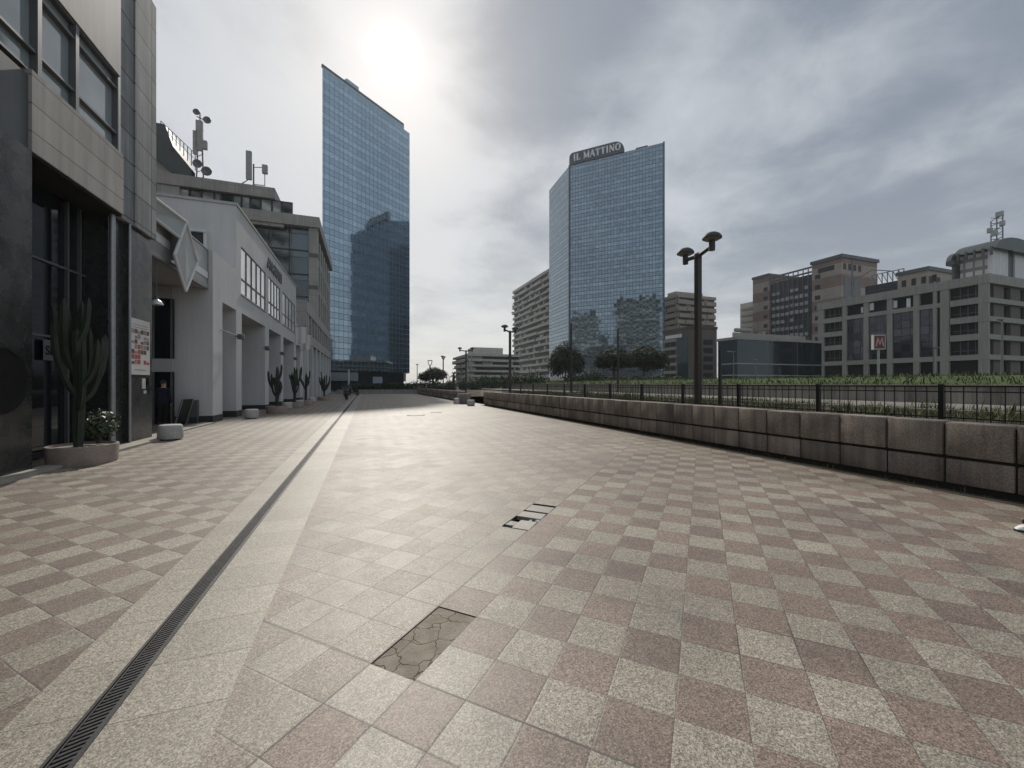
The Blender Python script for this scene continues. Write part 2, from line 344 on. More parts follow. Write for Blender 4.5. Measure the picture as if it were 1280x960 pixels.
M['letterdark'] = plain('dark_letters', (.10, .10, .11), .5, .2, .4, .06)
M['apart'] = plain('pale_apartment_concrete', (.48, .455, .43), .85, 0, .25, .12, .08, .1, 3, streak=.3)
M['apart_tan'] = plain('tan_apartment_concrete', (.37, .325, .285), .85, 0, .25, .12, .1, .1, 3, streak=.3)
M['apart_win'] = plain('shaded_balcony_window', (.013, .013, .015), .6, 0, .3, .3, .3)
M['blindgrey'] = plain('pale_window_blind', (.33, .33, .34), .5, 0, .4, .3, .3)
M['reflwhite'] = plain('white_balcony', (.66, .64, .60), .8, 0, .3, .1, .2)
M['beige'] = None
def striped():
    t = NT('striped_stone'); v = t.coords(); sp = t.n('ShaderNodeSeparateXYZ'); t.L.new(t.coords('UV'), sp.inputs[0])
    st = t.math('GREATER_THAN', t.math('FRACT', t.math('DIVIDE', sp.outputs[1], 8.2)), .5)
    c = t.mix(st, (.34, .285, .25), (.225, .158, .132))
    k = t.math('MULTIPLY', t.ramp(t.noise(v, .2, 5), .3, .7, .86, 1.14), t.ramp(t.math('LESS_THAN', t.math('FRACT', t.math('DIVIDE', sp.outputs[1], 1.37)), .07), 0, 1, 1, .8))
    sc = t.n('ShaderNodeVectorMath', operation='SCALE'); t.L.new(c, sc.inputs[0]); t.L.new(k, sc.inputs['Scale'])
    return t.out(sc.outputs[0], .8, 0.0, .3)
M['beige'] = striped()
M['curtain_dark'] = curtain('dark_office_curtain', (.040, .038, .045), (.020, .020, .024), 2.6, 3.3, .5, .9, .02, .15, .3, .5)
M['lowglass'] = curtain('teal_low_curtain', (.035, .052, .060), (.12, .135, .14), 8.6, 30, .16, .05, .012, .08, .6, .25)
M['officebay'] = curtain('dark_bay_curtain', (.040, .045, .058), (.008, .009, .011), 1.5, 1.65, .12, .14, .02, .08, .4, .5)
M['concrete_off'] = plain('office_concrete', (.34, .325, .30), .85, 0, .25, .10, .12, .1, 5, streak=.25)
M['brown'] = plain('brown_cladding', (.135, .112, .10), .75, 0, .3, .12, .15, .1, 5, streak=.2)
M['whitepanel'] = panels('pale_metal_panel', (.56, .56, .57), 1.4, 40, .12, .5, .05, (.40, .40, .41), 0, .12)
M['whitegrid'] = curtain('pale_grid_wall', (.48, .48, .46), (.16, .16, .16), 1.5, 2.2, .35, .8, .01, .5, 0, .1)
M['greenroof'] = plain('grey_green_roof', (.060, .072, .074), .5, .3, .4, .12, .2)
M['red'] = plain('red_sign_face', (.14, .022, .020), .4, 0, .5, .06)
M['signgrey'] = plain('sign_edge', (.42, .40, .41), .5, 0, .4, .06)
M['poster'] = plain('poster_paper', (.60, .59, .57), .5, 0, .4, .05)
M['posterred'] = plain('poster_print_red', (.38, .05, .06), .5, 0, .4, .4, 14)
M['posterdark'] = plain('poster_print_dark', (.09, .06, .055), .5, 0, .4, .5, 14)
M['postertan'] = plain('poster_print_tan', (.30, .22, .18), .5, 0, .4, .5, 14)
M['orange'] = plain('orange_plastic', (.55, .15, .03), .5, 0, .4, .1)
M['redwhite'] = plain('pale_barrier', (.52, .42, .38), .6, 0, .4, .3, 2)
M['hedge'] = plain('hedge_leaf', (.030, .046, .022), .85, 0, .2, .3, .5, island=.45)
M['coat'] = plain('dark_blue_coat', (.012, .016, .035), .85, 0, .2, .2, 6)
M['trousers'] = plain('black_trousers', (.012, .012, .012), .9, 0, .2, .2, 6)
M['skin'] = plain('skin', (.45, .28, .21), .55, 0, .4, .08, 12)
M['hair'] = plain('dark_hair', (.02, .015, .012), .6, 0, .4, .2, 40)
M['sneaker'] = plain('white_sneaker', (.72, .70, .67), .6, 0, .4, .08, 20)
M['sole'] = plain('rubber_sole', (.05, .05, .05), .8, 0, .3)
M['rubber'] = plain('tyre_rubber', (.015, .015, .015), .8, 0, .3)
M['scooter'] = plain('dark_scooter_paint', (.02, .021, .026), .3, .2, .5, .1)
M['tail'] = plain('tail_lamp', (.25, .02, .02), .3, 0, .5)
M['paper'] = plain('crumpled_paper', (.72, .72, .70), .7, 0, .3, .1, 30)
M['billboard'] = plain('pale_blue_board', (.30, .36, .40), .5, 0, .4, .1, .5)
M['roadpale'] = plain('pale_path', (.19, .18, .155), .9, 0, .25, .2, .3, .2, 15)

# ---------------------------------------------------------------- mesh helpers
class MB:
    def __init__(s): s.v, s.f, s.m = [], [], []
    def face(s, pts, m=0):
        i = len(s.v); s.v += [tuple(p) for p in pts]; s.f.append(tuple(range(i, i + len(pts)))); s.m.append(m); return s
    def shared(s, verts, faces, m=0):
        i = len(s.v); s.v += [tuple(p) for p in verts]
        for f in faces: s.f.append(tuple(i + k for k in f)); s.m.append(m)
        return s
    def box(s, x0, x1, y0, y1, z0, z1, m=0):
        x0, x1 = sorted((x0, x1)); y0, y1 = sorted((y0, y1)); z0, z1 = sorted((z0, z1))
        v = [(x, y, z) for z in (z0, z1) for y in (y0, y1) for x in (x0, x1)]
        return s.shared(v, [(0, 2, 3, 1), (4, 5, 7, 6), (0, 1, 5, 4), (2, 6, 7, 3), (0, 4, 6, 2), (1, 3, 7, 5)], m)
    def bbox(s, x0, x1, y0, y1, z0, z1, b, m=0):
        """a box with bevelled edges, one island"""
        bm = bmesh.new(); bmesh.ops.create_cube(bm, size=1)
        for v in bm.verts: v.co = Vector(((x0 + x1) / 2 + v.co.x * (x1 - x0), (y0 + y1) / 2 + v.co.y * (y1 - y0), (z0 + z1) / 2 + v.co.z * (z1 - z0)))
        bmesh.ops.bevel(bm, geom=list(bm.edges), offset=b, segments=2, profile=.5, affect='EDGES')
        bm.verts.index_update(); s.shared([v.co for v in bm.verts], [[v.index for v in f.verts] for f in bm.faces], m); bm.free(); return s
    def obox(s, p0, p1, w, z0, z1, m=0):
        """upright wall-like box from p0 to p1 (xy), thickness w to the left of the direction"""
        p0, p1 = Vector(p0), Vector(p1); t = (p1 - p0).normalized(); n = Vector((-t.y, t.x)) * w
        return s.prism([p0, p1, p1 + n, p0 + n] if w > 0 else [p0 + n, p1 + n, p1, p0], z0, z1, m)
    def prism(s, poly, z0, z1, m=0):
        k = len(poly); v = [(p[0], p[1], z0) for p in poly] + [(p[0], p[1], z1) for p in poly]
        f = [tuple(range(k - 1, -1, -1)), tuple(range(k, 2 * k))] + [(i, (i + 1) % k, k + (i + 1) % k, k + i) for i in range(k)]
        return s.shared(v, f, m)
    def tube(s, pts, r, n=8, m=0, ends=True):
        pts = [Vector(p) for p in pts]; rs = r if isinstance(r, (list, tuple)) else [r] * len(pts)
        vs, k = [], len(pts); up = Vector((.123, .456, .88)).normalized()
        for i, p in enumerate(pts):
            t = (pts[min(i + 1, k - 1)] - pts[max(i - 1, 0)]).normalized()
            if abs(t.dot(up)) > .97: up = Vector((1, .1, .05)).normalized()
            a = t.cross(up).normalized(); b = t.cross(a)
            up = -b if False else up
            for j in range(n):
                q = 2 * math.pi * j / n; vs.append(p + (a * math.cos(q) + b * math.sin(q)) * rs[i])
        fs = [(i * n + j, i * n + (j + 1) % n, (i + 1) * n + (j + 1) % n, (i + 1) * n + j) for i in range(k - 1) for j in range(n)]
        if ends: fs += [tuple(range(n - 1, -1, -1)), tuple(range((k - 1) * n, k * n))]
        return s.shared(vs, fs, m)
    def lathe(s, prof, cx, cy, n=32, m=0, cap=True):
        vs = [(cx + r * math.cos(2 * math.pi * j / n), cy + r * math.sin(2 * math.pi * j / n), z) for r, z in prof for j in range(n)]
        k = len(prof)
        fs = [(i * n + j, i * n + (j + 1) % n, (i + 1) * n + (j + 1) % n, (i + 1) * n + j) for i in range(k - 1) for j in range(n)]
        if cap: fs += [tuple(range(n - 1, -1, -1)), tuple(range((k - 1) * n, k * n))]
        return s.shared(vs, fs, m)
    def build(s, name, mats, parent=None, smooth=False, label=None, **props):
        if not isinstance(mats, (list, tuple)): mats = [mats]
        org = parent_world(parent)
        me = bpy.data.meshes.new(name); me.from_pydata([(x - org.x, y - org.y, z - org.z) for x, y, z in s.v], [], s.f)
        for m in mats: me.materials.append(m)
        me.polygons.foreach_set('material_index', s.m)
        me.update()
        uv = me.uv_layers.new(name='metres')
        for p in me.polygons:
            n = p.normal
            if abs(n.z) < .9:
                t = Vector((-n.y, n.x, 0)).normalized()
                for li in p.loop_indices:
                    c = me.vertices[me.loops[li].vertex_index].co + org
                    uv.data[li].uv = (c.x * t.x + c.y * t.y, c.z)
            else:
                for li in p.loop_indices:
                    c = me.vertices[me.loops[li].vertex_index].co + org; uv.data[li].uv = (c.x, c.y)
        if smooth:
            for p in me.polygons: p.use_smooth = True
            me.set_sharp_from_angle(angle=R(40))
        o = bpy.data.objects.new(name, me); C.objects.link(o)
        if parent is not None: o.parent = parent
        if label: o['label'] = label
        for k, v in props.items(): o[k] = v
        return o
def parent_world(p):
    v = Vector((0, 0, 0))
    while p is not None: v += p.location; p = p.parent
    return v
def thing(name, label, cat, loc=(0, 0, 0), rz=0, group=None):
    o = bpy.data.objects.new(name, None); C.objects.link(o); o.location = loc; o.rotation_euler = (0, 0, rz)
    o['label'] = label; o['category'] = cat
    if group: o['group'] = group
    return o
def tag(o, label, cat, group=None):
    o['label'] = label; o['category'] = cat
    if group: o['group'] = group
    return o
def dup(root, loc, label, rz=None, scale=1.0):
    """copy a thing, its parts and their sub-parts"""
    def rec(o, parent):
        c = o.copy(); C.objects.link(c); c.parent = parent
        for ch in [x for x in C.objects if x.parent == o]: rec(ch, c)
        return c
    r = rec(root, None); r.location = loc; r['label'] = label; r.scale = (scale,) * 3
    if rz is not None: r.rotation_euler = (0, 0, rz)
    return r
def sheet(name, poly, z, mat, holes=(), kind='structure'):
    loops = [[Vector((x, y, z)) for x, y in poly]] + [[Vector((x, y, z)) for x, y in h] for h in holes]
    flat = [p for l in loops for p in l]; mb = MB(); mb.v = [tuple(p) for p in flat]
    for t in tessellate_polygon(loops):
        a, b, c = [flat[i] for i in t]
        mb.f.append(tuple(t) if (b - a).cross(c - a).z > 0 else tuple(reversed(t))); mb.m.append(0)
    return mb.build(name, mat, kind=kind)
def text_mesh(body, size, depth):
    cu = bpy.data.curves.new('lettering', 'FONT'); cu.body = body; cu.size = size; cu.extrude = depth; cu.align_x = 'LEFT'
    ob = bpy.data.objects.new('lettering', cu); C.objects.link(ob)
    dg = bpy.context.evaluated_depsgraph_get(); me = bpy.data.meshes.new_from_object(ob.evaluated_get(dg))
    bpy.data.objects.remove(ob); bpy.data.curves.remove(cu); return me
def add_text(name, body, size, depth, mat, parent, origin, xdir, label=None):
    """lettering standing upright, reading along xdir"""
    me = text_mesh(body, size, depth); x = Vector((*xdir, 0)).normalized(); z = Vector((0, 0, 1)); y = x.cross(z) * -1
    org = parent_world(parent)
    for v in me.vertices:
        c = v.co.copy(); v.co = Vector(origin) + x * c.x + z * c.y + x.cross(z) * c.z - org
    me.materials.clear(); me.materials.append(mat)
    o = bpy.data.objects.new(name, me); C.objects.link(o); o.parent = parent
    if label: o['label'] = label
    return o

# ---------------------------------------------------------------- ground
def pq(p, q): return ((p - q) * .70710678, (p + q) * .70710678)
def rect_pq(p0, p1, q0, q1): return [pq(p0, q0), pq(p1, q0), pq(p1, q1), pq(p0, q1)]
YE = 66.0
mb = MB(); mb.face([(-900, -900, -.16), (900, -900, -.16), (900, 900, -.16), (-900, 900, -.16)])
mb.build('ground', M['asphalt'], kind='structure')
patch_r = rect_pq(1.690, 2.333, 1.357, 1.662); hole_r = rect_pq(3.93, 4.87, 1.667, 1.978)
sheet('plaza_paving', [(-.64, -14), (8.4, -14), (8.4, YE + 2), (-.64, YE + 2)], 0, M['pave_right'], [patch_r, hole_r])
sheet('plaza_paving', [(-9.2, -14), (-1.54, -14), (-1.54, YE + 2), (-9.2, YE + 2)], 0, M['pave_left'])
sheet('granite_band', [(-1.54, -14), (-1.245, -14), (-1.245, YE + 2), (-1.54, YE + 2)], 0, M['band'])
sheet('granite_band', [(-1.115, -14), (-.64, -14), (-.64, YE + 2), (-1.115, YE + 2)], 0, M['band'])
sheet('cement_patch', patch_r, -.006, M['patch'])
# pit of the missing setts, and what lies in it
mb = MB(); h = hole_r
for i in range(4):
    a, b = h[i], h[(i + 1) % 4]; mb.face([(*a, 0), (*b, 0), (*b, -.09), (*a, -.09)])
mb.face([(*p, -.09) for p in h]); mb.build('paving_pit', M['dirt'], kind='structure')
def slab(p0, p1, q0, q1, tilt, dz, label):
    mb = MB(); a = rect_pq(p0, p1, q0, q1); zt = [dz, dz + tilt, dz + tilt * .6, dz]
    v = [(x, y, -.05) for x, y in a] + [(x, y, z) for (x, y), z in zip(a, zt)]
    mb.shared(v, [(3, 2, 1, 0), (4, 5, 6, 7), (0, 1, 5, 4), (1, 2, 6, 5), (2, 3, 7, 6), (3, 0, 4, 7)])
    tag(mb.build('loose_paving_slab', M['stoolslab']), label, 'paving slab', 'loose slabs over the hole in the paving')
M['stoolslab'] = plain('loose_slab_granite', (.225, .205, .18), .5, 0, .7, .12, 3, .45, 150, .3)
slab(4.58, 4.80, 1.672, 1.974, .004, -.002, 'narrow loose slab at the far end of the paving hole')
slab(4.33, 4.50, 1.672, 1.974, .008, .0, 'narrow loose slab lying across the middle of the paving hole')
slab(3.95, 4.20, 1.668, 1.86, .006, .001, 'wider loose slab at the near end of the paving hole')
slab(4.02, 4.16, 1.872, 1.974, -.006, -.004, 'small slab fragment in the near right corner of the paving hole')
def scrap(x, y, s, label, name='paper_scrap'):
    mb = MB(); z = -.035
    mb.shared([(x - s, y, z), (x + s * .7, y - s * .5, z + .01), (x + s, y + s * .6, z + .03), (x - s * .1, y + s * .2, z + s * .9)], [(0, 1, 3), (1, 2, 3), (2, 0, 3), (0, 2, 1)])
    tag(mb.build(name, M['paper']), label, 'litter', 'white litter in the paving hole')
scrap(*pq(4.25, 1.78), .035, 'pointed white paper scrap standing in the paving hole')
scrap(*pq(4.27, 1.70), .045, 'flat wider white paper scrap at the right of the paving hole')
# drain
dr = thing('drain_channel', 'long narrow iron drain grate running down the pale granite strip', 'drain', (-1.18, 0, 0))
mb = MB(); x0, x1 = -1.245, -1.115
mb.box(x0, x0 + .004, -14, YE, -.1, -.004).box(x1 - .004, x1, -14, YE, -.1, -.004).box(x0, x1, -14, YE, -.11, -.1); mb.build('channel', M['black'], dr)
mb = MB(); mb.box(x0 + .001, x0 + .016, -14, YE, -.03, .003).box(x0 + .022, x0 + .030, -14, YE, -.03, .001).box(x1 - .024, x1 - .001, -14, YE, -.03, .003); mb.build('rim', M['iron'], dr)
mb = MB(); y = .6
while y < 40:
    st = .028 if y < 12 else .04
    wv = st * .5
    mb.shared([(x0 + .03, y, -.004), (x1 - .024, y + .03, -.004), (x1 - .024, y + .03 + wv, -.004), (x0 + .03, y + wv, -.004),
               (x0 + .03, y, -.03), (x1 - .024, y + .03, -.03), (x1 - .024, y + .03 + wv, -.03), (x0 + .03, y + wv, -.03)],
              [(0, 1, 2, 3), (0, 4, 5, 1), (2, 6, 7, 3)])
    y += st
mb.box(x0 + .03, x1 - .024, 40, YE, -.03, -.006)
mb.build('grate', M['iron'], dr)
# kerb along the left buildings
mb = MB(); mb.box(-5.62, -5.3, 4, 14.1, -.1, .055).box(-6.1, -5.62, 12.3, 19.0, -.1, .045); mb.build('kerb', M['palekerb'], kind='structure')
# stone dust and dirt strip at the foot of the right wall
mb = MB(); mb.face([(7.78, -8, .004), (8.02, -8, .004), (8.02, 28.6, .004), (7.80, 28.6, .004)]); mb.build('dirt_strip', M['dirt'], kind='structure')

# terrain east of the wall: planting strip, weeds, retaining wall, bank
def terrain():
    mb = MB(); prof = [(8.3, .86), (9.6, .90), (10.2, .84), (19.9, .82)]
    ys = [-30, -8, 28.4, 33.5, 66, 160]
    def strip(prof, ylo, yhi, m=0):
        for (xa, za), (xb, zb) in zip(prof, prof[1:]):
            mb.face([(xa, ylo, za), (xb, ylo, zb), (xb, yhi, zb), (xa, yhi, za)], m)
    strip(prof, -40, 28.3); strip([(8.3, .5), (9.6, .5), (10.2, .6), (19.9, .82)], 33.4, 170)
    mb.face([(9.4, 28.3, .88), (19.9, 28.3, .82), (19.9, 33.4, .82), (9.4, 33.4, .6)])
    mb.build('planting_soil', M['soil'], kind='structure')
    mb = MB(); bank = [(20.3, 1.42), (22, 1.50), (27, 1.9), (34, 2.05), (60, 2.0), (500, 2.0)]
    for (xa, za), (xb, zb) in zip(bank, bank[1:]): mb.face([(xa, -60, za), (xb, -60, zb), (xb, 260, zb), (xa, 260, za)])
    mb.build('grass_bank', M['turf'], kind='structure')
terrain()
w = thing('retaining_wall', 'long low pale concrete wall below the grass bank behind the fence', 'wall', (20, 0, 0))
mb = MB(); mb.box(19.9, 20.3, -60, 200, .3, 1.46); mb.build('wall', M['concrete_wall'], w)
mb = MB(); mb.box(19.82, 20.36, -60, 200, 1.463, 1.53); mb.build('coping', M['palekerb'], w)
mb = MB()
for xk in (10.05, 13.2): mb.box(xk, xk + .14, -30, 27.5, .7, .93)
mb.build('kerb', M['palekerb'], kind='structure')
mb = MB(); mb.face([(15.5, -40, .846), (19.9, -40, .846), (19.9, 150, .846), (15.5, 150, .846)]); mb.build('path', M['roadpale'], kind='structure')

# ---------------------------------------------------------------- right wall of stone blocks
def block_wall(name, label, x, xb, y0, y1, step, top, group, returns=()):
    rt = thing(name, label, 'wall', (x, y0, 0), 0, group)
    mb = MB(); y = y0
    while y < y1 - .05:
        ye = min(y + step, y1); g = .011
        d1, d2 = random.uniform(-.012, .012), random.uniform(-.008, .008)
        mb.bbox(x + d1, xb, y + g, ye - g, .50, top + random.uniform(-.008, .008), .028)
        mb.bbox(x + .02 + d2, xb, y + g, ye - g, .10, .462, .022)
        y = ye
    mb.build('blocks', M['wallstone'], rt, smooth=True)
    mb = MB(); mb.box(x + .055, xb - .03, y0 + .02, y1 - .02, -.05, top - .05); mb.build('backing', M['joint'], rt)
    return rt
block_wall('block_wall', 'low wall of brownish stone blocks in front of the black fence', 8.0, 8.36, -7.05, 28.35, .70, 1.0, None)
block_wall('block_wall', 'low dark block wall beyond the gap on the far side of the plaza', 7.55, 7.9, 33.4, 65.2, .95, .92, None)
rt = thing('end_wall', 'low grey wall closing the far end of the plaza', 'wall', (0, 66, 0))
mb = MB(); mb.box(-4.2, 7.9, 66.0, 66.4, 0, .62); mb.build('wall', M['concrete'], rt)
mb = MB(); mb.box(-4.25, 7.95, 65.95, 66.45, .623, .72); mb.build('coping', M['wallstone'], rt)
rt = thing('corner_block', 'dark stone corner block with a pale bollard stone at the wall gap', 'block', (7.1, 32.7, 0))
x, y = G(571, 505); mb = MB(); mb.bbox(x + .2, x + 1.1, y - .05, y + .9, 0, .78, .03); mb.build('block', M['wallstone'], rt, smooth=True)
mb = MB(); mb.lathe([(.24, 0), (.25, .2), (.22, .42), (.1, .46)], x, y + .1, 16); mb.build('end_stone', M['stoolstone'], rt, smooth=True)

# fence
FX = 9.3
fr = thing('iron_fence', 'black iron railing with thin bars standing behind the block wall', 'fence', (FX, 4, .85))
mb = MB()
for yy0 in (-22.0,):
    mb.box(FX - .012, FX + .012, -26, 28, 1.50, 1.525).box(FX - .012, FX + .012, -26, 28, 1.41, 1.43).box(FX - .012, FX + .012, -26, 28, .97, .992)
mb.build('rail', M['black_metal'], fr)
mb = MB(); yb = -26
while yb < 28:
    mb.box(FX - .006, FX + .006, yb - .006, yb + .006, .9, 1.50); yb += .155
mb.build('bars', M['black_metal'], fr)
k = -14
while 4.03 + 2.012 * k < 28:
    yy = 4.03 + 2.012 * k
    mb = MB(); mb.box(FX - .035, FX + .035, yy - .035, yy + .035, .82, 1.545); mb.build('post', M['black_metal'], fr)
    k += 1
# far fence past the gap
fr = thing('iron_fence', 'dark railing continuing beyond the gap in front of the far shrubs', 'fence', (9.3, 34, .5))
mb = MB(); mb.box(9.29, 9.31, 34, 64, 1.35, 1.38).box(9.29, 9.31, 34, 64, .8, .83)
yb = 34.0
while yb < 64: mb.box(9.293, 9.307, yb, yb + .014, .5, 1.35); yb += .3
mb.build('rail', M['black_metal'], fr)

# weeds and grass (nobody could count them)
def blades(name, n, spot, h0, h1, mats, kind='stuff', wid=.012):
    mb = MB()
    for _ in range(n):
        x, y, z, hs = spot(); a = random.uniform(0, 6.283); h = random.uniform(h0, h1) * hs; wd = wid * random.uniform(.6, 1.6) * (hs ** .5)
        lx, ly = random.gauss(0, .35) * h, random.gauss(0, .35) * h; dx, dy = math.cos(a) * wd, math.sin(a) * wd
        mb.shared([(x - dx, y - dy, z - .02), (x + dx, y + dy, z - .02), (x + lx * .4 + dx * .7, y + ly * .4 + dy * .7, z + h * .6), (x + lx, y + ly, z + h), (x + lx * .4 - dx * .7, y + ly * .4 - dy * .7, z + h * .6)],
                  [(0, 1, 2, 4), (4, 2, 3)], 1 if random.random() < .3 else 0)
    return mb.build(name, mats, kind=kind)
cl = [(random.uniform(9.5, 15), random.uniform(-4, 30), random.uniform(.4, 1.6)) for _ in range(170)]
def spot_weeds():
    if random.random() < .7:
        c = random.choice(cl); x, y = c[0] + random.gauss(0, .3), c[1] + random.gauss(0, .45)
        return max(x, 8.4), y, .86, random.uniform(.5, 1.1) * c[2]
    return random.uniform(8.4, 15.5), random.uniform(-4, 28), .86, random.uniform(.3, .8)
blades('weeds', 24000, spot_weeds, .05, .24, [M['grass'], M['drygrass']], wid=.009)
def spot_bank():
    t = random.random(); x = 20.5 + 16 * t * t; y = random.uniform(-8, 120)
    z = 1.42 + (x - 20.3) * (.047 if x < 22 else .08); z = min(z, 2.0)
    return x, y, z, random.uniform(.5, 1.4)
blades('bank_grass', 26000, spot_bank, .07, .20, [M['grass'], M['drygrass']], wid=.02)
def spot_foot(): return 7.97 - abs(random.gauss(0, .05)), random.uniform(2.5, 27), .0, random.choice((.3, .4, .5, 1.0))
blades('wall_foot_weeds', 900, spot_foot, .03, .12, [M['grass'], M['drygrass']], wid=.006)

# ---------------------------------------------------------------- foliage and cacti
def leaf_cloud(lobes, n, size, mb=None, flat=.6):
    mb = mb or MB(); tot = sum(l[3] * l[4] * l[5] for l in lobes)
    for cx, cy, cz, rx, ry, rz in lobes:
        for _ in range(int(n * rx * ry * rz / tot)):
            d = Vector((random.gauss(0, 1), random.gauss(0, 1), random.gauss(0, 1))).normalized(); r = random.random() ** .38 * random.uniform(.86, 1.1)
            p = Vector((cx + d.x * rx * r, cy + d.y * ry * r, cz + d.z * rz * r))
            s = size * random.uniform(.5, 1.4)
            nrm = (d + Vector((random.gauss(0, .6), random.gauss(0, .6), random.gauss(0, .6) + flat))).normalized()
            a = nrm.orthogonal().normalized(); b = nrm.cross(a); q = random.uniform(0, 6.28)
            a, b = a * math.cos(q) + b * math.sin(q), b * math.cos(q) - a * math.sin(q)
            mb.face([p - a * s, p - b * s * .55, p + a * s * .9, p + b * s * .6])
    return mb
def pine(u, vtop, vbot, wpx, d, label, nlobe=9, seed=0, n=5200, base=.9):
    random.seed(seed); x, y = XY(u, d); zt, zb = ZZ(vtop, d), ZZ(vbot, d); w = wpx * d / F / 2; hh = (zt - zb) / 2; zc = (zt + zb) / 2
    rt = thing('pine_tree', label, 'tree', (x, y, base), 0, 'stone pines round the plaza')
    mb = MB(); pts = [(x + .2, y, base - .3), (x, y, base + (zb - base) * .5), (x - .15, y + .1, zb), (x, y, zc)]
    mb.tube(pts, [.26, .2, .16, .08], 10)
    lobes = []
    for i in range(nlobe):
        a = i / nlobe * 6.283 + random.uniform(-.3, .3); rr = w * random.uniform(.42, .66)
        lx, ly = x + math.cos(a) * rr, y + math.sin(a) * rr; lz = zc + random.uniform(-.35, .25) * hh
        lobes.append((lx, ly, lz, w * random.uniform(.40, .54), w * random.uniform(.40, .54), hh * random.uniform(.5, .72)))
        mb.tube([(x, y, zb - .2), ((x + lx) / 2, (y + ly) / 2, zb + .1), (lx, ly, lz)], [.09, .06, .03], 6)
    lobes += [(x, y, zc + hh * .3, w * .6, w * .6, hh * .75)]
    mb.build('trunk', M['bark'], rt, smooth=True)
    leaf_cloud(lobes, n * 2, .062 * w, flat=.8).build('crown', M['pine'], rt)
    return rt
def shrub(name, label, cat, lobes, n, size, mat, group=None, stem=True):
    cx, cy = lobes[0][0], lobes[0][1]; zb = min(l[2] - l[5] for l in lobes)
    rt = thing(name, label, cat, (cx, cy, zb), 0, group)
    leaf_cloud(lobes, n, size).build('crown', mat, rt)
    if stem:
        mb = MB()
        for l in lobes: mb.tube([(cx, cy, zb - .1), ((cx + l[0]) / 2, (cy + l[1]) / 2, (zb + l[2]) / 2), (l[0], l[1], l[2])], [.05, .035, .015], 6)
        mb.build('trunk', M['bark'], rt)
    return rt
def rib_tube(mb, pts, r, ribs=5):
    """a fluted cactus column with a rounded tip"""
    pts = [Vector(p) for p in pts]
    fine = []
    for i in range(len(pts) - 1):
        for j in range(4): fine.append(pts[i].lerp(pts[i + 1], j / 4))
    fine.append(pts[-1]); k = len(fine); vs = []; n = ribs * 4
    sm = fine[:]
    for _ in range(3): sm = [sm[0]] + [(sm[i - 1] + sm[i] * 2 + sm[i + 1]) / 4 for i in range(1, k - 1)] + [sm[-1]]
    for i, p in enumerate(sm):
        t = (sm[min(i + 1, k - 1)] - sm[max(i - 1, 0)]).normalized(); a = t.cross(Vector((.9, .35, .1))).normalized() if abs(t.z) < .8 else Vector((1, 0, 0)) - t * t.x
        a.normalize(); b = t.cross(a); f = i / (k - 1); rr = r * min(1, .72 + f * 1.4) * (1 if f < .9 else max(.12, math.sqrt(max(0, 1 - ((f - .9) / .1) ** 2))))
        rr *= 1 + .05 * math.sin(i * 1.7)
        for j in range(n):
            q = 2 * math.pi * j / n; m = 1 - .30 * (.5 - .5 * math.cos(ribs * q)); vs.append(p + (a * math.cos(q) + b * math.sin(q)) * rr * m)
    fs = [(i * n + j, i * n + (j + 1) % n, (i + 1) * n + (j + 1) % n, (i + 1) * n + j) for i in range(k - 1) for j in range(n)] + [tuple(range((k - 1) * n, k * n))]
    mb.shared(vs, fs)
def planter(x, y, label):
    rt = thing('round_planter', label, 'planter', (x, y, 0), 0, 'round stone planters along the left buildings')
    mb = MB(); mb.lathe([(.485, .0), (.495, .03), (.515, .33), (.51, .36), (.475, .365), (.47, .30)], x, y, 48, cap=False); mb.build('bowl', M['potstone'], rt, smooth=True)
    mb = MB(); mb.lathe([(.473, .29), (.471, .315)], x, y, 40); mb.build('gravel_fill', M['gravel'], rt)
    return rt

# ---------------------------------------------------------------- left: granite-clad corner building
FXL = -5.8
gb = thing('granite_building', 'dark granite and grey clad building with tall dark shopfront nearest on the left', 'building', (-7, 10, 0))
y_a, y_b, y_c, y_d = fX(40, -5.55)[0], 12.42, 13.1, 14.32
mb = MB(); mb.box(-11, -5.55, 2.0, y_a, .0, 5.66); mb.build('pier', M['marble'], gb)
mb = MB(); mb.lathe([(.01, 0), (.52, 0), (.56, .02), (.56, .05), (.52, .05), (.5, .03), (.01, .03)], 0, 0, 40, cap=False)
zc = ZZ(475, 6.6); yc = fX(-4, -5.55)[0]
mb.v = [(-5.552 + z, yc + x, zc + y) for x, y, z in mb.v]; mb.build('round_window', M['black'], gb, smooth=True)
mb = MB(); mb.box(-11, -5.6, 2.0, y_a, 5.66, 6.98); mb.box(-11, -5.55, y_a, y_b, 5.66, 7.1, 1); mb.build('beam', [M['bluepier'], M['beampanel']], gb)
mb = MB(); mb.box(-11, -5.62, 2.0, y_b, 6.98 + .12, 7.12 + .0); mb.build('sill_ledge', M['frame'], gb)
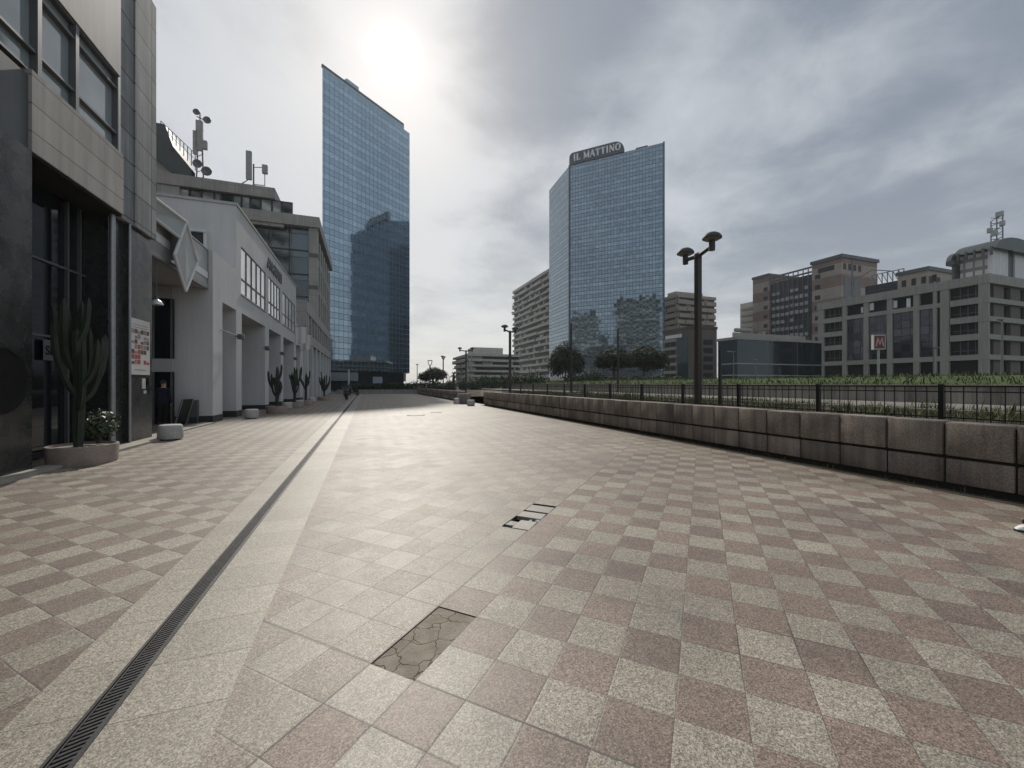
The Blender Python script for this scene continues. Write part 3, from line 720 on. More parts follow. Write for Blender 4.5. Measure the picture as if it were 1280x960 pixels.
# recessed shopfront: floor, back wall, ceiling, glazing
mb = MB(); mb.box(-6.28, -5.58, y_a, y_b, 5.60, 5.655); mb.build('shade_soffit', M['black'], gb)  # added black sheet: the shade under the recess ceiling put into its colour
mb = MB(); mb.box(-11, -6.3, y_a, y_b, .02, 5.655); mb.build('shopfront', M['shopglass'], gb)
mb = MB()
for yy in (y_a + .55, y_a + 1.05, fX(85, -6.25)[0], y_b - .2): mb.box(-6.3, -6.24, yy - .025, yy + .025, .02, 5.59)
for zz in (2.55, 4.1): mb.box(-6.3, -6.25, y_a, y_b, zz - .02, zz + .02)
mb.build('shop_frame', M['frame'], gb)
ys_, ds_ = fX(55, -6.23)
mb = MB(); mb.box(-6.235, -6.23, ys_ - .02, ys_ + .62, ZZ(450, ds_), ZZ(424, ds_)); mb.build('shop_sign', plain('sign_back', (.10, .105, .11), .5), gb)
add_text('shop_lettering', 'SEC', .27, .004, M['black'], gb, (-6.222, ys_ + .03, ZZ(443, ds_)), (0, 1))
mb = MB(); mb.tube([(-5.72, y_b - .1, .05), (-5.72, y_b - .1, 5.66)], .06, 14)
for zz in (1.2, 2.6, 4.0): mb.tube([(-5.72, y_b - .1, zz), (-5.72, y_b - .1, zz + .03)], .064, 14)
mb.build('steel_column', M['steel'], gb, smooth=True)
mb = MB(); mb.tube([(-5.73, y_c, .05), (-5.73, y_c, 5.66)], .032, 10); mb.build('downpipe', M['steel'], gb, smooth=True)
mb = MB(); mb.box(-11, -5.84, y_b, y_c, .0, 5.66); mb.box(-11, -5.76, y_c, y_d, .0, 5.66); mb.build('pilaster', M['marble'], gb)
mb = MB(); mb.box(-11, -5.70, y_b, y_c + .12, 5.66, 14); mb.box(-11, -5.66, y_c + .12, y_d, 5.66, 12.3); mb.build('cladding', M['clad'], gb)
mb = MB(); mb.box(-5.70, -5.63, y_b - .02, y_b + .05, 5.66, 14); mb.build('corner_trim', M['steel'], gb)
mb = MB(); mb.box(-11, -5.85, 2.0, y_b, 7.12, 16); mb.build('core_wall', M['bluepier'], gb)
mb = MB(); mb.box(-11, -5.6, 2.0, y_b, 8.98, 11.0); mb.build('spandrel', M['pinkpanel'], gb)
mb = MB(); mb.box(-11, -5.6, 2.0, y_b, 13.2, 15.0); mb.build('spandrel', M['pinkpanel'], gb)
ym = [5.2, 7.0, 8.7, fX(50, -5.62)[0], fX(97, -5.62)[0], y_b - .03]
for z0, z1 in ((7.12, 8.98), (11.0, 13.2)):
    for a, b in zip(ym, ym[1:]):
        mb = MB(); f = .05
        mb.box(-5.85, -5.62, a, a + f, z0, z1).box(-5.85, -5.62, b - f, b - .002, z0, z1)
        for zz in (z0, z0 + .42, z1 - .36, z1 - f): mb.box(-5.85, -5.64, a + f, b - f, zz, zz + f)
        wf = mb.build('window', M['frame'], gb)
        mb = MB(); mb.box(-5.76, -5.74, a + f, b - f, z0 + f, z1 - .001); mb.build('pane', M['winglass'], wf)
# poster and notices on the pilaster
rt = thing('wall_poster', 'tall white poster with a grid of red and dark pictures on dark granite', 'poster', (-5.75, 13.7, 2.5))
ya, yb_ = fX(162, -5.75)[0], fX(186.5, -5.75)[0]; z0, z1 = 1.80, 3.28
mb = MB(); mb.box(-5.758, -5.735, ya, yb_, z0, z1); mb.build('board', M['poster'], rt)
mb = MB(); cw = (yb_ - ya) / 7.6
for i in range(6):
    for j in range(7):
        if random.random() < .12: continue
        yy = ya + cw * (.45 + i * 1.15); zz = z0 + .28 + j * .135; hgt = .115 if random.random() < .7 else .07
        mb.box(-5.735, -5.733, yy, yy + cw * 1.02, zz, zz + hgt, 0 if j < 2 and random.random() < .6 else random.choice((1, 2, 1, 0 if j < 4 else 2)))
for q in range(2): mb.box(-5.735, -5.733, ya + .1, yb_ - .12, z1 - .16 - q * .07, z1 - .15 - q * .07, 1)
mb.box(-5.735, -5.733, ya + .2, yb_ - .2, z0 + .12, z0 + .135, 1)
mb.build('print', [M['posterred'], M['posterdark'], M['postertan']], rt)
for (ua, ub, va, vb, lb) in ((177.5, 181.5, 473, 486, 'small white paper notice on granite just below the poster'), (179.5, 182.5, 488, 492, 'tiny pale sticker below the paper notice on granite')):
    mb = MB(); a, d_ = fX(ua, -5.75); b, _ = fX(ub, -5.75); mb.box(-5.758, -5.74, a, b, ZZ(vb, d_), ZZ(va, d_))
    tag(mb.build('paper_notice', M['poster']), lb, 'notice')
mb = MB(); a, d_ = fX(183.5, -5.75); mb.box(-5.758, -5.70, a, a + .12, 1.52, 1.72); mb.tube([(-5.72, a + .06, 1.3), (-5.71, a + .06, 1.5)], .02, 8)
tag(mb.build('door_intercom', M['black_metal']), 'small black entry panel beside the paper notice', 'intercom')

# ---------------------------------------------------------------- left: white colonnade building
wb = thing('colonnade_building', 'pale grey rendered building with deep open colonnade and bright window bands', 'building', (-7, 30, 0))
piers = [(19.3, 20.45), (22.4, 23.3), (28.2, 29.2), (33.0, 33.9), (38.6, 39.6), (42.0, 43.6)]
XB = -9.4; xe0 = fY(218.5, 19.3)[0]
for a, b in piers:
    mb = MB(); mb.box(XB if a > 20 else xe0, FXL, a, b, .28, 5.05); p = mb.build('pier', M['plaster'], wb)
    mb = MB(); mb.box(XB if a > 20 else xe0, FXL + .012, a - .012, b + .012, .0, .28); mb.build('skirting', M['skirt'], p)
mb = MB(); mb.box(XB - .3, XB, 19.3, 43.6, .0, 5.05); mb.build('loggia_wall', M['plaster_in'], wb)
for ya_, yb_, zt_ in ((19.3, 22.4, 6.92), (39.6, 43.6, 6.85)): MB().box(XB, FXL, ya_, yb_, 5.05, zt_).build('low_parapet', M['plaster'], wb)
# tall block with window openings left open
wins = [(fX(301.3, FXL)[0], fX(332, FXL)[0], 5), (fX(335.5, FXL)[0], fX(350, FXL)[0], 4), (fX(353, FXL)[0], fX(368.6, FXL)[0], 4)]
mb = MB(); zb, zt = 5.98, 8.32
mb.box(-18, FXL, 22.4, 39.6, 5.05, zb).box(-18, FXL, 22.4, 39.6, zt, 10.0)
ys = [22.4] + [q for w_ in wins for q in w_[:2]] + [39.6]
for i in range(0, len(ys), 2): mb.box(-18, FXL, ys[i], ys[i + 1], zb, zt)
mb.build('wall', M['plaster'], wb)
mb = MB(); mb.box(-18.1, FXL + .05, 22.35, 39.65, 10.0, 10.12); mb.build('roof_coping', M['plaster_back'], wb)
for a, b, n_ in wins:
    mb = MB(); x0, x1 = FXL - .06, FXL - .025; f = .05
    mb.box(x0, x1, a, b, zb, zb + f).box(x0, x1, a, b, zt - f, zt).box(x0, x1, a, b, zb + .72, zb + .72 + .1)
    for i in range(n_ + 1):
        yy = a + (b - a) * i / n_; mb.box(x0 - .005, x1 + .01, max(a, yy - .06), min(b, yy + .06), zb + .003, zt - .003)
    wf = mb.build('window', M['darkframe'], wb)
    mb = MB(); mb.box(x0 - .1, x0 + .012, a + .051, b - .051, zb + .051, zt - .051); mb.build('pane', M['skybright'], wf)
    mb = MB(); mb.box(FXL - .02, FXL + .05, a - .05, b + .05, zb - .07, zb - .003); mb.build('sill', M['plaster_back'], wf)
yt = fX(333.5, FXL)[0]
add_text('wall_lettering', 'ANGIULLI', 1.02, .03, M['letterdark'], wb, (FXL + .035, yt, 8.75), (0, 1))
# small hooded window in the end wall
xa, d_ = fY(238, 22.4); xb, _ = fY(256, 22.4); z0, z1 = ZZ(309.5, d_), ZZ(290, d_)
mb = MB(); mb.box(xa - .12, xb + .12, 22.18, 22.398, z1, z1 + .12).box(xb, xb + .12, 22.22, 22.398, z0, z1).box(xa, xb, 22.34, 22.397, z0 + .12, z0 + .16).box(xa, xb, 22.34, 22.397, z0 - .06, z0)
wf = mb.build('window', M['white_frame'], wb)
mb = MB(); mb.box(xa, xb, 22.36, 22.399, z0, z1); mb.build('pane', M['officeglass'], wf)
# entrance recess next to the granite building
xe_ = fY(218.5, 19.3)[0]
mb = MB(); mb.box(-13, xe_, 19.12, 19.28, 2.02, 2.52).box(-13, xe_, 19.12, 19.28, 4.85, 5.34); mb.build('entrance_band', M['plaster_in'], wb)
mb = MB(); mb.box(-13, xe_ - .002, 19.2, 19.27, .02, 2.02).box(-13, xe_ - .002, 19.2, 19.27, 2.52, 4.85); mb.build('entrance_glass', M['shopglass'], wb)
mb = MB()
for q_ in (xe_ - .06, xe_ - .62, xe_ - 1.2, xe_ - 2.4): mb.box(q_ - .025, q_ + .025, 19.14, 19.2, .02, 2.02).box(q_ - .025, q_ + .025, 19.14, 19.2, 2.52, 4.85)
mb.build('entrance_frame', M['frame'], wb)
# glazed link with a diamond bay
lk = thing('glazed_link', 'small glazed bridge with a tilted diamond bay joining granite and pale buildings', 'canopy', (-7, 17, 5.3))
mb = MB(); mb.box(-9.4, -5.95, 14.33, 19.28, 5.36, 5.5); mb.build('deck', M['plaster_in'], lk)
MB().box(-6.02, -5.97, 14.36, 16.1, 5.5, 6.45).build('side_glass', M['canopyglass'], lk); MB().box(-6.02, -5.97, 17.3, 19.27, 5.5, 6.88).build('side_glass', M['canopyglass'], lk)
MB().box(-6.03, -5.94, 14.36, 15.95, 5.86, 6.12).build('white_band', M['letterwhite'], lk); MB().box(-6.03, -5.94, 17.4, 19.27, 5.74, 6.0).build('white_band', M['letterwhite'], lk)
mb = MB()
for yy, zz in ((14.4, 6.5), (19.24, 6.9)): mb.box(-6.05, -5.94, yy - .03, yy + .03, 5.36, zz)
mb.box(-6.05, -5.94, 14.4, 16.1, 6.45, 6.5).box(-6.05, -5.94, 17.3, 19.27, 6.88, 6.93).box(-6.05, -5.93, 14.36, 19.27, 5.33, 5.38); mb.build('edge_frame', M['steel'], lk)
dia = [Vector((-5.55, fX(233, -5.55)[0], 6.85)), Vector((-5.62, fX(246.5, -5.62)[0], 5.85)), Vector((-5.6, fX(232, -5.6)[0], 4.6)), Vector((-5.62, fX(218, -5.62)[0], 5.55))]
mb = MB(); mb.face([dia[0], dia[2], dia[1]]); mb.face([dia[0], dia[3], dia[2]]); mb.face([dia[3], dia[0], dia[1]]); mb.face([dia[3], dia[1], dia[2]]); mb.build('diamond_glass', M['canopyglass'], lk)
mb = MB()
for a, b in zip(dia, dia[1:] + dia[:1]): mb.tube([a, b], .045, 8)
mb.tube([dia[3].lerp(dia[0], .5), dia[1].lerp(dia[2], .4)], .02, 6); mb.tube([dia[3].lerp(dia[0], .85), dia[1].lerp(dia[0], .1)], .02, 6)
mb.build('diamond_frame', M['white_frame'], lk)
ridge = Vector((-8.6, 14.7, 7.05)); tl = Vector((-5.85, 14.55, 7.0))
mb = MB(); e0 = Vector((-5.95, 14.42, 6.5)); top = dia[0]
q3 = dia[3].lerp(top, .5); mb.face([e0, q3, top, tl]); mb.face([tl, top, Vector((-8.8, 16.8, 6.9)), ridge]); mb.face([top, dia[1], Vector((-8.8, 18.0, 6.0)), Vector((-8.8, 16.8, 6.9))])
mb.build('roof_glass', M['canopyglass'], lk)
mb = MB()
for a, b in ((e0, tl), (tl, top), (e0, q3), (tl, ridge), (top, Vector((-8.8, 16.8, 6.9)))): mb.tube([a, b], .05, 8)
mb.build('roof_frame', M['white_frame'], lk)
# dome lamp hanging in the entrance
x, y = XY(195.5, 12.4); zl = ZZ(381, 12.4)
rt = thing('hanging_lamp', 'white dome lamp hanging under the glazed link by the entrance', 'lamp', (x, y, zl))
mb = MB(); mb.lathe([(.17, zl), (.165, zl + .05), (.12, zl + .12), (.05, zl + .16), (.03, zl + .2)], x, y, 24, cap=False); mb.build('shade', M['lamp_white'], rt, smooth=True)
mb = MB(); mb.tube([(x, y, zl + .18), (x, y, 5.4)], .012, 6).lathe([(.045, zl + .17), (.05, zl + .27)], x, y, 12); mb.build('hanger', M['frame'], rt)
mb = MB(); mb.lathe([(.06, zl + .1), (.07, zl + .04), (.03, zl)], x, y, 14); mb.build('bulb', M['lampglass'], rt, smooth=True)
# floodlights on the piers
fl_names = ['floodlight on a long sideways arm on the first slim pier', 'small dark floodlight on the second slim colonnade pier', 'small dark floodlight on the third slim colonnade pier', 'small dark floodlight on the farthest slim colonnade pier']
for (u, v), lb in zip(((300, 420.5), (333.5, 435), (352.5, 441.5), (369, 448)), fl_names):
    y, d_ = fX(u, FXL + .2); z = ZZ(v, d_)
    rt = thing('wall_floodlight', lb, 'lamp', (FXL, y, z), 0, 'floodlights on the colonnade piers')
    mb = MB(); mb.bbox(FXL + .12, FXL + .36, y - .15, y + .15, z - .14, z + .1, .02); mb.build('housing', M['frame'], rt, smooth=True)
    mb = MB(); mb.tube([(FXL, y, z), (FXL + .14, y, z)], .025, 8)
    if u < 310: mb.tube([(FXL + .1, y - 2.3, z + .02), (FXL + .1, y + .1, z + .02)], .02, 8)
    mb.build('bracket', M['frame'], rt)
# banners
for (u, v0, v1, lb) in ((377, 408, 432, 'white banner hanging from the low parapet end'), (382.5, 418, 440, 'second pale banner hanging beyond the first one')):
    y, d_ = fX(u, FXL + .5); rt = thing('hanging_banner', lb, 'banner', (FXL, y, ZZ(v0, d_)), 0, 'banners past the colonnade')
    z0, z1 = ZZ(v1, d_), ZZ(v0, d_); mb = MB(); pts = 6
    for i in range(pts):
        a, b = i / pts, (i + 1) / pts; w0 = .08 * math.sin(a * 9); w1 = .08 * math.sin(b * 9)
        mb.face([(FXL + .05 + .9 * a, y + w0, z0 + .3 * a), (FXL + .05 + .9 * b, y + w1, z0 + .3 * b), (FXL + .05 + .9 * b, y + w1 * .4, z1), (FXL + .05 + .9 * a, y + w0 * .4, z1)])
    mb.build('cloth', M['poster'], rt, smooth=True)
    mb = MB(); mb.tube([(FXL - .1, y, z1 + .01), (FXL + 1.0, y, z1 + .02)], .025, 8); mb.build('pole', M['frame'], rt)

# ---------------------------------------------------------------- left: stone office block behind
ob = thing('stone_office', 'large stepped stone office block rising behind the colonnade building', 'building', (-20, 60, 0))
YO = 56.0
mb = MB(); mb.box(-60, FXL - .3, 57.0, 76, 9.6, 19.0); mb.build('core', M['officeglass'], ob)
# podium with columns and window band
mb = MB(); mb.box(-40, FXL, 46.5, 76.5, 9.0, 10.2).box(-40, FXL, 46.5, 76.5, 5.9, 6.9); mb.build('podium_slab', M['limestone'], ob)
mb = MB(); mb.box(-40, FXL - .9, 47.2, 76, .0, 5.9).box(-40, FXL - .25, 46.9, 76.2, 6.9, 9.0); mb.build('podium_glass', M['officeglass'], ob)
mb = MB(); mb.box(-40, FXL - .6, 46.6, 47.2, .0, 5.9).box(-8.6, FXL - .05, 46.52, 47.3, 6.9, 9.0); mb.build('podium_wall', M['limestone'], ob)
for i in range(8):
    yy = 47.3 + i * 4.05
    mb = MB(); mb.box(FXL - .75, FXL - .02, yy, yy + .7, 0, 5.9); mb.build('column', M['plaster'], ob)
for i in range(11):
    yy = 47.6 + i * 2.75
    mb = MB(); mb.box(FXL - .3, FXL - .04, yy, yy + 1.0, 6.9, 9.0); mb.build('pier', M['limestone'], ob)
# main body: roof slab, corner piers, glass with frames
mb = MB(); mb.box(-60, FXL + .25, YO - .3, 76.5, 21.1, 22.4); mb.build('roof_slab', M['limestone'], ob)
xp = fY(386, YO)[0]
mb = MB(); mb.box(xp, FXL, YO, 57.4, 10.2, 21.1)
for zz in (13.4, 17.4): mb.box(xp - .03, FXL + .03, YO - .03, 57.43, zz, zz + .5, 1)
mb.build('corner_pier', [M['limestone'], plain('dark_stone_band', (.13, .125, .118), .7)], ob)
mb = MB(); mb.box(-60, xp, YO + .6, 57.2, 10.2, 21.1); mb.build('end_glazing', M['endglass'], ob)
mb = MB(); xq = xp
while xq > -40: mb.box(xq - .09, xq, YO + .5, YO + .62, 10.2, 21.1); xq -= 2.2
for zz in (12.4, 15.2, 18.2): mb.box(-60, xp, YO + .52, YO + .61, zz, zz + .16)
mb.build('end_frame', M['darkframe'], ob)
for i in range(6):
    yy = 59.6 + i * 2.95
    mb = MB(); mb.box(FXL - .9, FXL - .05, yy, yy + 1.1, 10.2, 20.3); mb.build('pier', M['limestone'], ob)
for zz in (13.4, 17.0):
    mb = MB(); mb.box(FXL - .6, FXL - .12, 57.4, 76.3, zz, zz + .9); mb.build('floor_band', M['limestone'], ob)
# set-back attic storey
mb = MB(); mb.box(-60, -10.6, YO + .5, 75, 24.3, 25.6).box(-60, -10.8, YO + .6, 75, 22.3, 22.5); mb.build('attic_fascia', M['limestone'], ob)
mb = MB(); mb.box(-60, -11.0, YO + 1.1, 74.5, 22.5, 24.3); mb.build('attic_core', M['officeglass'], ob)
xs = [fY(u, YO + 1)[0] for u in (222, 237, 252, 268, 277, 291, 302, 313, 326, 340, 352, 366)]
for i, (a, b) in enumerate(zip(xs, xs[1:])):
    mb = MB(); f = .1
    mb.box(a, a + f, YO + .95, YO + 1.09, 22.5, 24.3).box(b - f, b - .003, YO + .95, YO + 1.09, 22.5, 24.3).box(a + f, b - f, YO + .95, YO + 1.09, 22.5, 22.6).box(a + f, b - f, YO + .95, YO + 1.09, 24.2, 24.3)
    wf = mb.build('window', M['darkframe'], ob)
    mb = MB(); mb.box(a + f, b - f, YO + 1.02, YO + 1.06, 22.6, 24.2); mb.build('pane', M['winglass'] if i % 3 != 1 else M['tealglass'], wf)
xa = fY(187, YO)[0]; xb = fY(221, YO)[0]
mb = MB(); mb.box(-60, xb, YO + .7, YO + 1.05, 22.5, 24.3); mb.build('attic_wall', M['plaster_back'], ob)
mb = MB(); xq = fY(192, YO)[0]; mb.box(-60, xq, YO + .62, YO + .69, 22.6, 24.3); mb.build('attic_door', M['officeglass'], ob)
mb = MB(); mb.box(-60, -9.5, YO - .1, YO + .45, 20.7, 21.09); mb.build('lower_fascia', M['limestone'], ob)
# rooftop plant room with stair railing
x0 = -46; x1 = fY(216, 60)[0]; d_ = fY(205, 60)[1]
mb = MB(); zt, zm = ZZ(155, d_), ZZ(193, d_)
mb.shared([(x0, 60, zm), (x1 - 1.0, 60, zm), (x1, 60, ZZ(181, d_)), (x1 - .8, 60, zt), (x0, 60, zt), (x0, 66, zm), (x1 - 1.0, 66, zm), (x1, 66, ZZ(181, d_)), (x1 - .8, 66, zt), (x0, 66, zt)],
          [(0, 1, 2, 3, 4), (9, 8, 7, 6, 5), (1, 6, 7, 2), (2, 7, 8, 3), (3, 8, 9, 4), (0, 5, 6, 1)])
mb.box(x0, x1 - .3, 60.4, 66, 25.6, zm - .003, 1); mb.build('roof_house', [M['roofdark'], M['plaster_back']], ob)
mb = MB(); xe = fY(240, 60)[0]; ze = ZZ(214, fY(240, 60)[1])
mb.shared([(x1 - .6, 59.8, ZZ(184, d_)), (xe, 59.8, ze + .2), (xe, 59.8, 25.6), (x1 - 2.2, 59.8, ZZ(196, d_)), (x1 - .6, 61, ZZ(184, d_)), (xe, 61, ze + .2), (xe, 61, 25.6), (x1 - 2.2, 61, ZZ(196, d_))],
          [(0, 3, 2, 1), (4, 5, 6, 7), (0, 1, 5, 4), (2, 3, 7, 6)]); mb.build('stair_slope', M['roofdark'], ob)
mb = MB(); n_ = 9; prev = None
for i in range(n_ + 1):
    t = i / n_; u = 201 + (244 - 201) * t; v = 149 + (190 - 149) * t; x_, dd = fY(u, 60.2); zt_ = ZZ(v + 2, dd); zb_ = ZZ(158 + (213 - 158) * t, dd)
    mb.tube([(x_, 60.2, zb_), (x_, 60.2, zt_)], .05, 5)
    if prev: mb.tube([prev, (x_, 60.2, zt_)], .045, 5); mb.tube([(prev[0], 60.2, prev[2] - .7), (x_, 60.2, zt_ - .7)], .035, 5)
    prev = (x_, 60.2, zt_)
mb.tube([(fY(187, 60.2)[0], 60.2, ZZ(150, 46)), (fY(201, 60.2)[0], 60.2, ZZ(150, 48))], .045, 5)
mb.build('stair_railing', M['mast'], ob)
# antenna masts standing on the roof
def mast(u, vb, vt, Y, label, kind):
    x, d_ = fY(u, Y); zb_, zt_ = 25.6, ZZ(vt, d_); s = d_ / F
    rt = thing('antenna_mast', label, 'antenna', (x, Y, zb_), 0, 'antenna masts on the stone office roof')
    mb = MB()
    if kind == 0:
        for dx in (-.35, .35): mb.tube([(x + dx, Y, zb_), (x + dx * .4, Y, zb_ + (zt_ - zb_) * .8)], .08, 6)
        for i in range(7):
            z = zb_ + (zt_ - zb_) * .8 * i / 7; mb.tube([(x - .35, Y, z), (x + .35, Y, z + .5)], .04, 5)
        mb.tube([(x, Y, zb_ + 4), (x, Y, zt_)], .07, 6).tube([(x - .3, Y, zt_ - .5), (x + .75, Y, zt_ - .9)], .06, 6)
        mb.build('pole', M['mast'], rt)
        for dx, z0, z1, w_ in ((.05, .42, .86, .34), (-.35, .36, .7, .22), (.55, .45, .58, .28)):
            mb = MB(); zz0, zz1 = zb_ + (zt_ - zb_) * z0, zb_ + (zt_ - zb_) * z1; mb.bbox(x + dx - w_, x + dx + w_, Y - .5, Y - .15, zz0, zz1, .05); mb.build('panel_antenna', M['antenna'], rt)
        for dx, z, r in ((.8, .13, .55), (-.1, .22, .5), (.85, .88, .42), (-.2, .97, .36)):
            mb = MB(); mb.lathe([(.02, 0), (r * .7, .1), (r, .28), (r * .97, .34), (.02, .2)], 0, 0, 18, cap=False); zc_ = zb_ + (zt_ - zb_) * z
            mb.v = [(x + dx + a, Y - .2 - c, zc_ + b) for a, b, c in mb.v]; mb.build('dish', M['mast'], rt, smooth=True)
    else:
        mb.tube([(x, Y, zb_ - .3), (x, Y, zb_ + 3.0)], .09, 8).tube([(x, Y, zb_ + 2.6), (x + 1.3, Y, zb_ + 2.8)], .05, 6).tube([(x + 1.2, Y, zb_ + .5), (x + 1.2, Y, zb_ + 2.8)], .05, 6)
        mb.tube([(x, Y, zb_ + .5), (x + 1.2, Y, zb_ + .55)], .05, 6).tube([(x - 1.9, Y, zb_ - .2), (x - .2, Y, zb_ + 1.3)], .06, 6); mb.build('pole', M['mast'], rt)
        mb = MB(); mb.bbox(x - .75, x - .15, Y - .4, Y, zb_ + .9, zt_, .06); mb.build('panel_antenna', M['antenna'], rt)
        mb = MB(); mb.bbox(x + .95, x + 1.55, Y - .4, Y, zb_ + 1.9, zb_ + 3.0, .06); mb.build('panel_antenna', M['antenna'], rt)
mast(250, 212, 141, 57.5, 'tall cluttered antenna mast with dishes beside the roof stair', 0)
mast(317, 225, 191, 57.5, 'short antenna mast with two flat panels nearer the roof corner', 1)

# ---------------------------------------------------------------- glass towers
tl_ = thing('glass_tower', 'tall blue mirror glass tower with sloping outline left of the sun', 'tower', (0, 135, 0), 0, 'mirror glass towers')
Lp, Rp, R2 = Vector(XY(403, 117)), Vector(XY(505, 117 / .8125)), Vector(XY(512, 117 / .80))
zt = ZZ(80, 117)
foot = [Lp, Rp, Rp + Vector((0, 24)), Lp + Vector((0, 30))]
mb = MB(); mb.prism(foot, 5.5, zt - .8); mb.build('glass_wall', M['tower_left'], tl_)
mb = MB(); mb.prism([Rp, R2, R2 + Vector((0, 24)), Rp + Vector((-.01, 24))], 5.5, ZZ(166, 146)); mb.build('side_bay', M['tower_left'], tl_)
t = (Rp - Lp).normalized(); n_ = Vector((-t.y, t.x))
def trow(a, b, off, dep, z0, z1, m=0): return MB().obox(Lp + t * a + n_ * off, Lp + t * b + n_ * off, dep, z0, z1, m)
ln = (Rp - Lp).length
trow(0, ln, .0, .5, zt - .8, zt + .1).build('parapet', M['roofdark'], tl_)
mb = trow(ln * .28, ln * .42, 1, 6, zt + .1, zt + 2.0); mb.build('roof_house', M['tower_left'], tl_)
mb = MB(); mb.prism([p + Vector((0, 1.2)) for p in foot], 0, 5.5); mb.build('base_wall', M['officeglass'], tl_)
mb = trow(ln * .58, ln * 1.06, 1.0, 1, 2.5, 5.4); mb.build('base_panel', M['palekerb'], tl_)
# low buildings and things at its foot
lb_ = thing('glass_pavilion', 'low pale glazed pavilion with flat canopy at the foot of the left tower', 'building', (-11, 100, 0))
x0, _ = fY(404, 100); x1, _ = fY(447, 100)
mb = MB(); mb.box(x0, x1, 100, 106, 2.3, 4.2); mb.build('canopy', plain('pale_glazed_canopy', (.20, .24, .27), .3, .2, .5, .15, .5), lb_)
mb = MB(); mb.box(x0, x1 - .5, 101, 106, 0, 2.3); mb.build('glass_wall', M['officeglass'], lb_)
for uu in (409, 435): mb = MB(); xq = fY(uu, 99.6)[0]; mb.box(xq, xq + .35, 99.5, 99.9, 0, 4.8); mb.build('column', M['plaster'], lb_)
rt = thing('billboard', 'pale blue board on legs in front of the left tower', 'board', (*XY(472, 80), 0))
x, y = XY(472, 80); zb_, zt_ = ZZ(479, 80), ZZ(471, 80)
mb = MB(); mb.box(x - .9, x + .9, y, y + .1, zb_, zt_); mb.build('panel', M['billboard'], rt)
for dx in (-.6, .6): mb = MB(); mb.tube([(x + dx, y + .15, 0), (x + dx, y + .15, zt_)], .05, 6); mb.build('leg', M['mast'], rt)
random.seed(5)
for (u, v, wpx, d_, hp, lb) in ((455, 486, 40, 78, 8, 'dark clipped hedge behind the end wall left of the board'), (497, 486, 34, 76, 10, 'darker taller hedge behind the end wall under the tower corner'), (531, 487, 40, 82, 12, 'dense dark shrubs under the flat pine at the plaza end')):
    x, y = XY(u, d_); w_ = wpx * d_ / F / 2; hz = hp * d_ / F
    lobes = [(x + w_ * q * C_, y - w_ * q * S_, .3 + hz * .5, w_ * .36, .9, hz * .62 * random.uniform(.85, 1.15)) for q in (-.75, -.35, .05, .4, .78)]
    shrub('hedge', lb, 'hedge', lobes, 1500, .16, M['hedge'], 'hedges behind the end wall')

rtw = thing('glass_tower', 'broad gridded blue-green glass tower carrying a white lettered roof sign', 'tower', (60, 130, 0), 0, 'mirror glass towers')
D0 = 150.0
Cp, Rr, Lb = Vector(XY(712, D0)), Vector(XY(829.5, D0 / 1.106)), Vector(XY(686.5, D0 * 1.128))
zt = ZZ(207, D0)
foot = [Cp, Rr, Rr + Vector((4, 22)), Vector((Cp.x + 16, Lb.y + 20)), Lb]
mb = MB(); mb.prism(foot, 4.0, zt); mb.build('glass_wall', M['tower_right'], rtw)
mb = MB(); mb.prism([Cp.lerp(p, .97) for p in foot], 0, 4.0); mb.build('base_wall', M['officeglass'], rtw)
t = (Rr - Cp).normalized(); n_ = Vector((-t.y, t.x)); ln = (Rr - Cp).length
mb = MB(); mb.obox(Cp - n_ * .35 - t * .3, Cp - n_ * .35 + t * .25, .4, 4, zt); mb.obox(Rr - n_ * .3 - t * .1, Rr - n_ * .3 + t * .35, .5, 4, zt + .2); mb.build('corner_fin', M['signblue'], rtw)
mb = MB(); mb.obox(Cp + t * ln * .72 + n_ * 1, Cp + t * ln * .84 + n_ * 1, 4, zt, zt + 1.0); mb.build('roof_house', M['signblue'], rtw)
# sign board with rounded top corners
sw, sh = ln * .605, 4.3; prof = [(0, 0), (sw, 0)]
prof += [(sw - 3.4 + 3.4 * math.cos(a), sh - 3.4 + 3.4 * math.sin(a)) for a in [i * math.pi / 20 for i in range(11)]]
prof += [(1.6 - 1.6 * math.cos(a), sh - 1.6 + 1.6 * math.sin(a)) for a in [math.pi / 2 - i * math.pi / 16 for i in range(9)]]
fw = [Cp + t * a - n_ * .4 for a, b in prof]; bk = [Cp + t * a + n_ * .8 for a, b in prof]
k = len(prof); mb = MB()
mb.shared([(p.x, p.y, zt + .01 + q[1]) for p, q in zip(fw, prof)] + [(p.x, p.y, zt + .01 + q[1]) for p, q in zip(bk, prof)],
          [tuple(range(k)), tuple(range(2 * k - 1, k - 1, -1))] + [((i + 1) % k, i, k + i, k + (i + 1) % k) for i in range(k)])
sg = mb.build('roof_sign', M['signblue'], rtw)
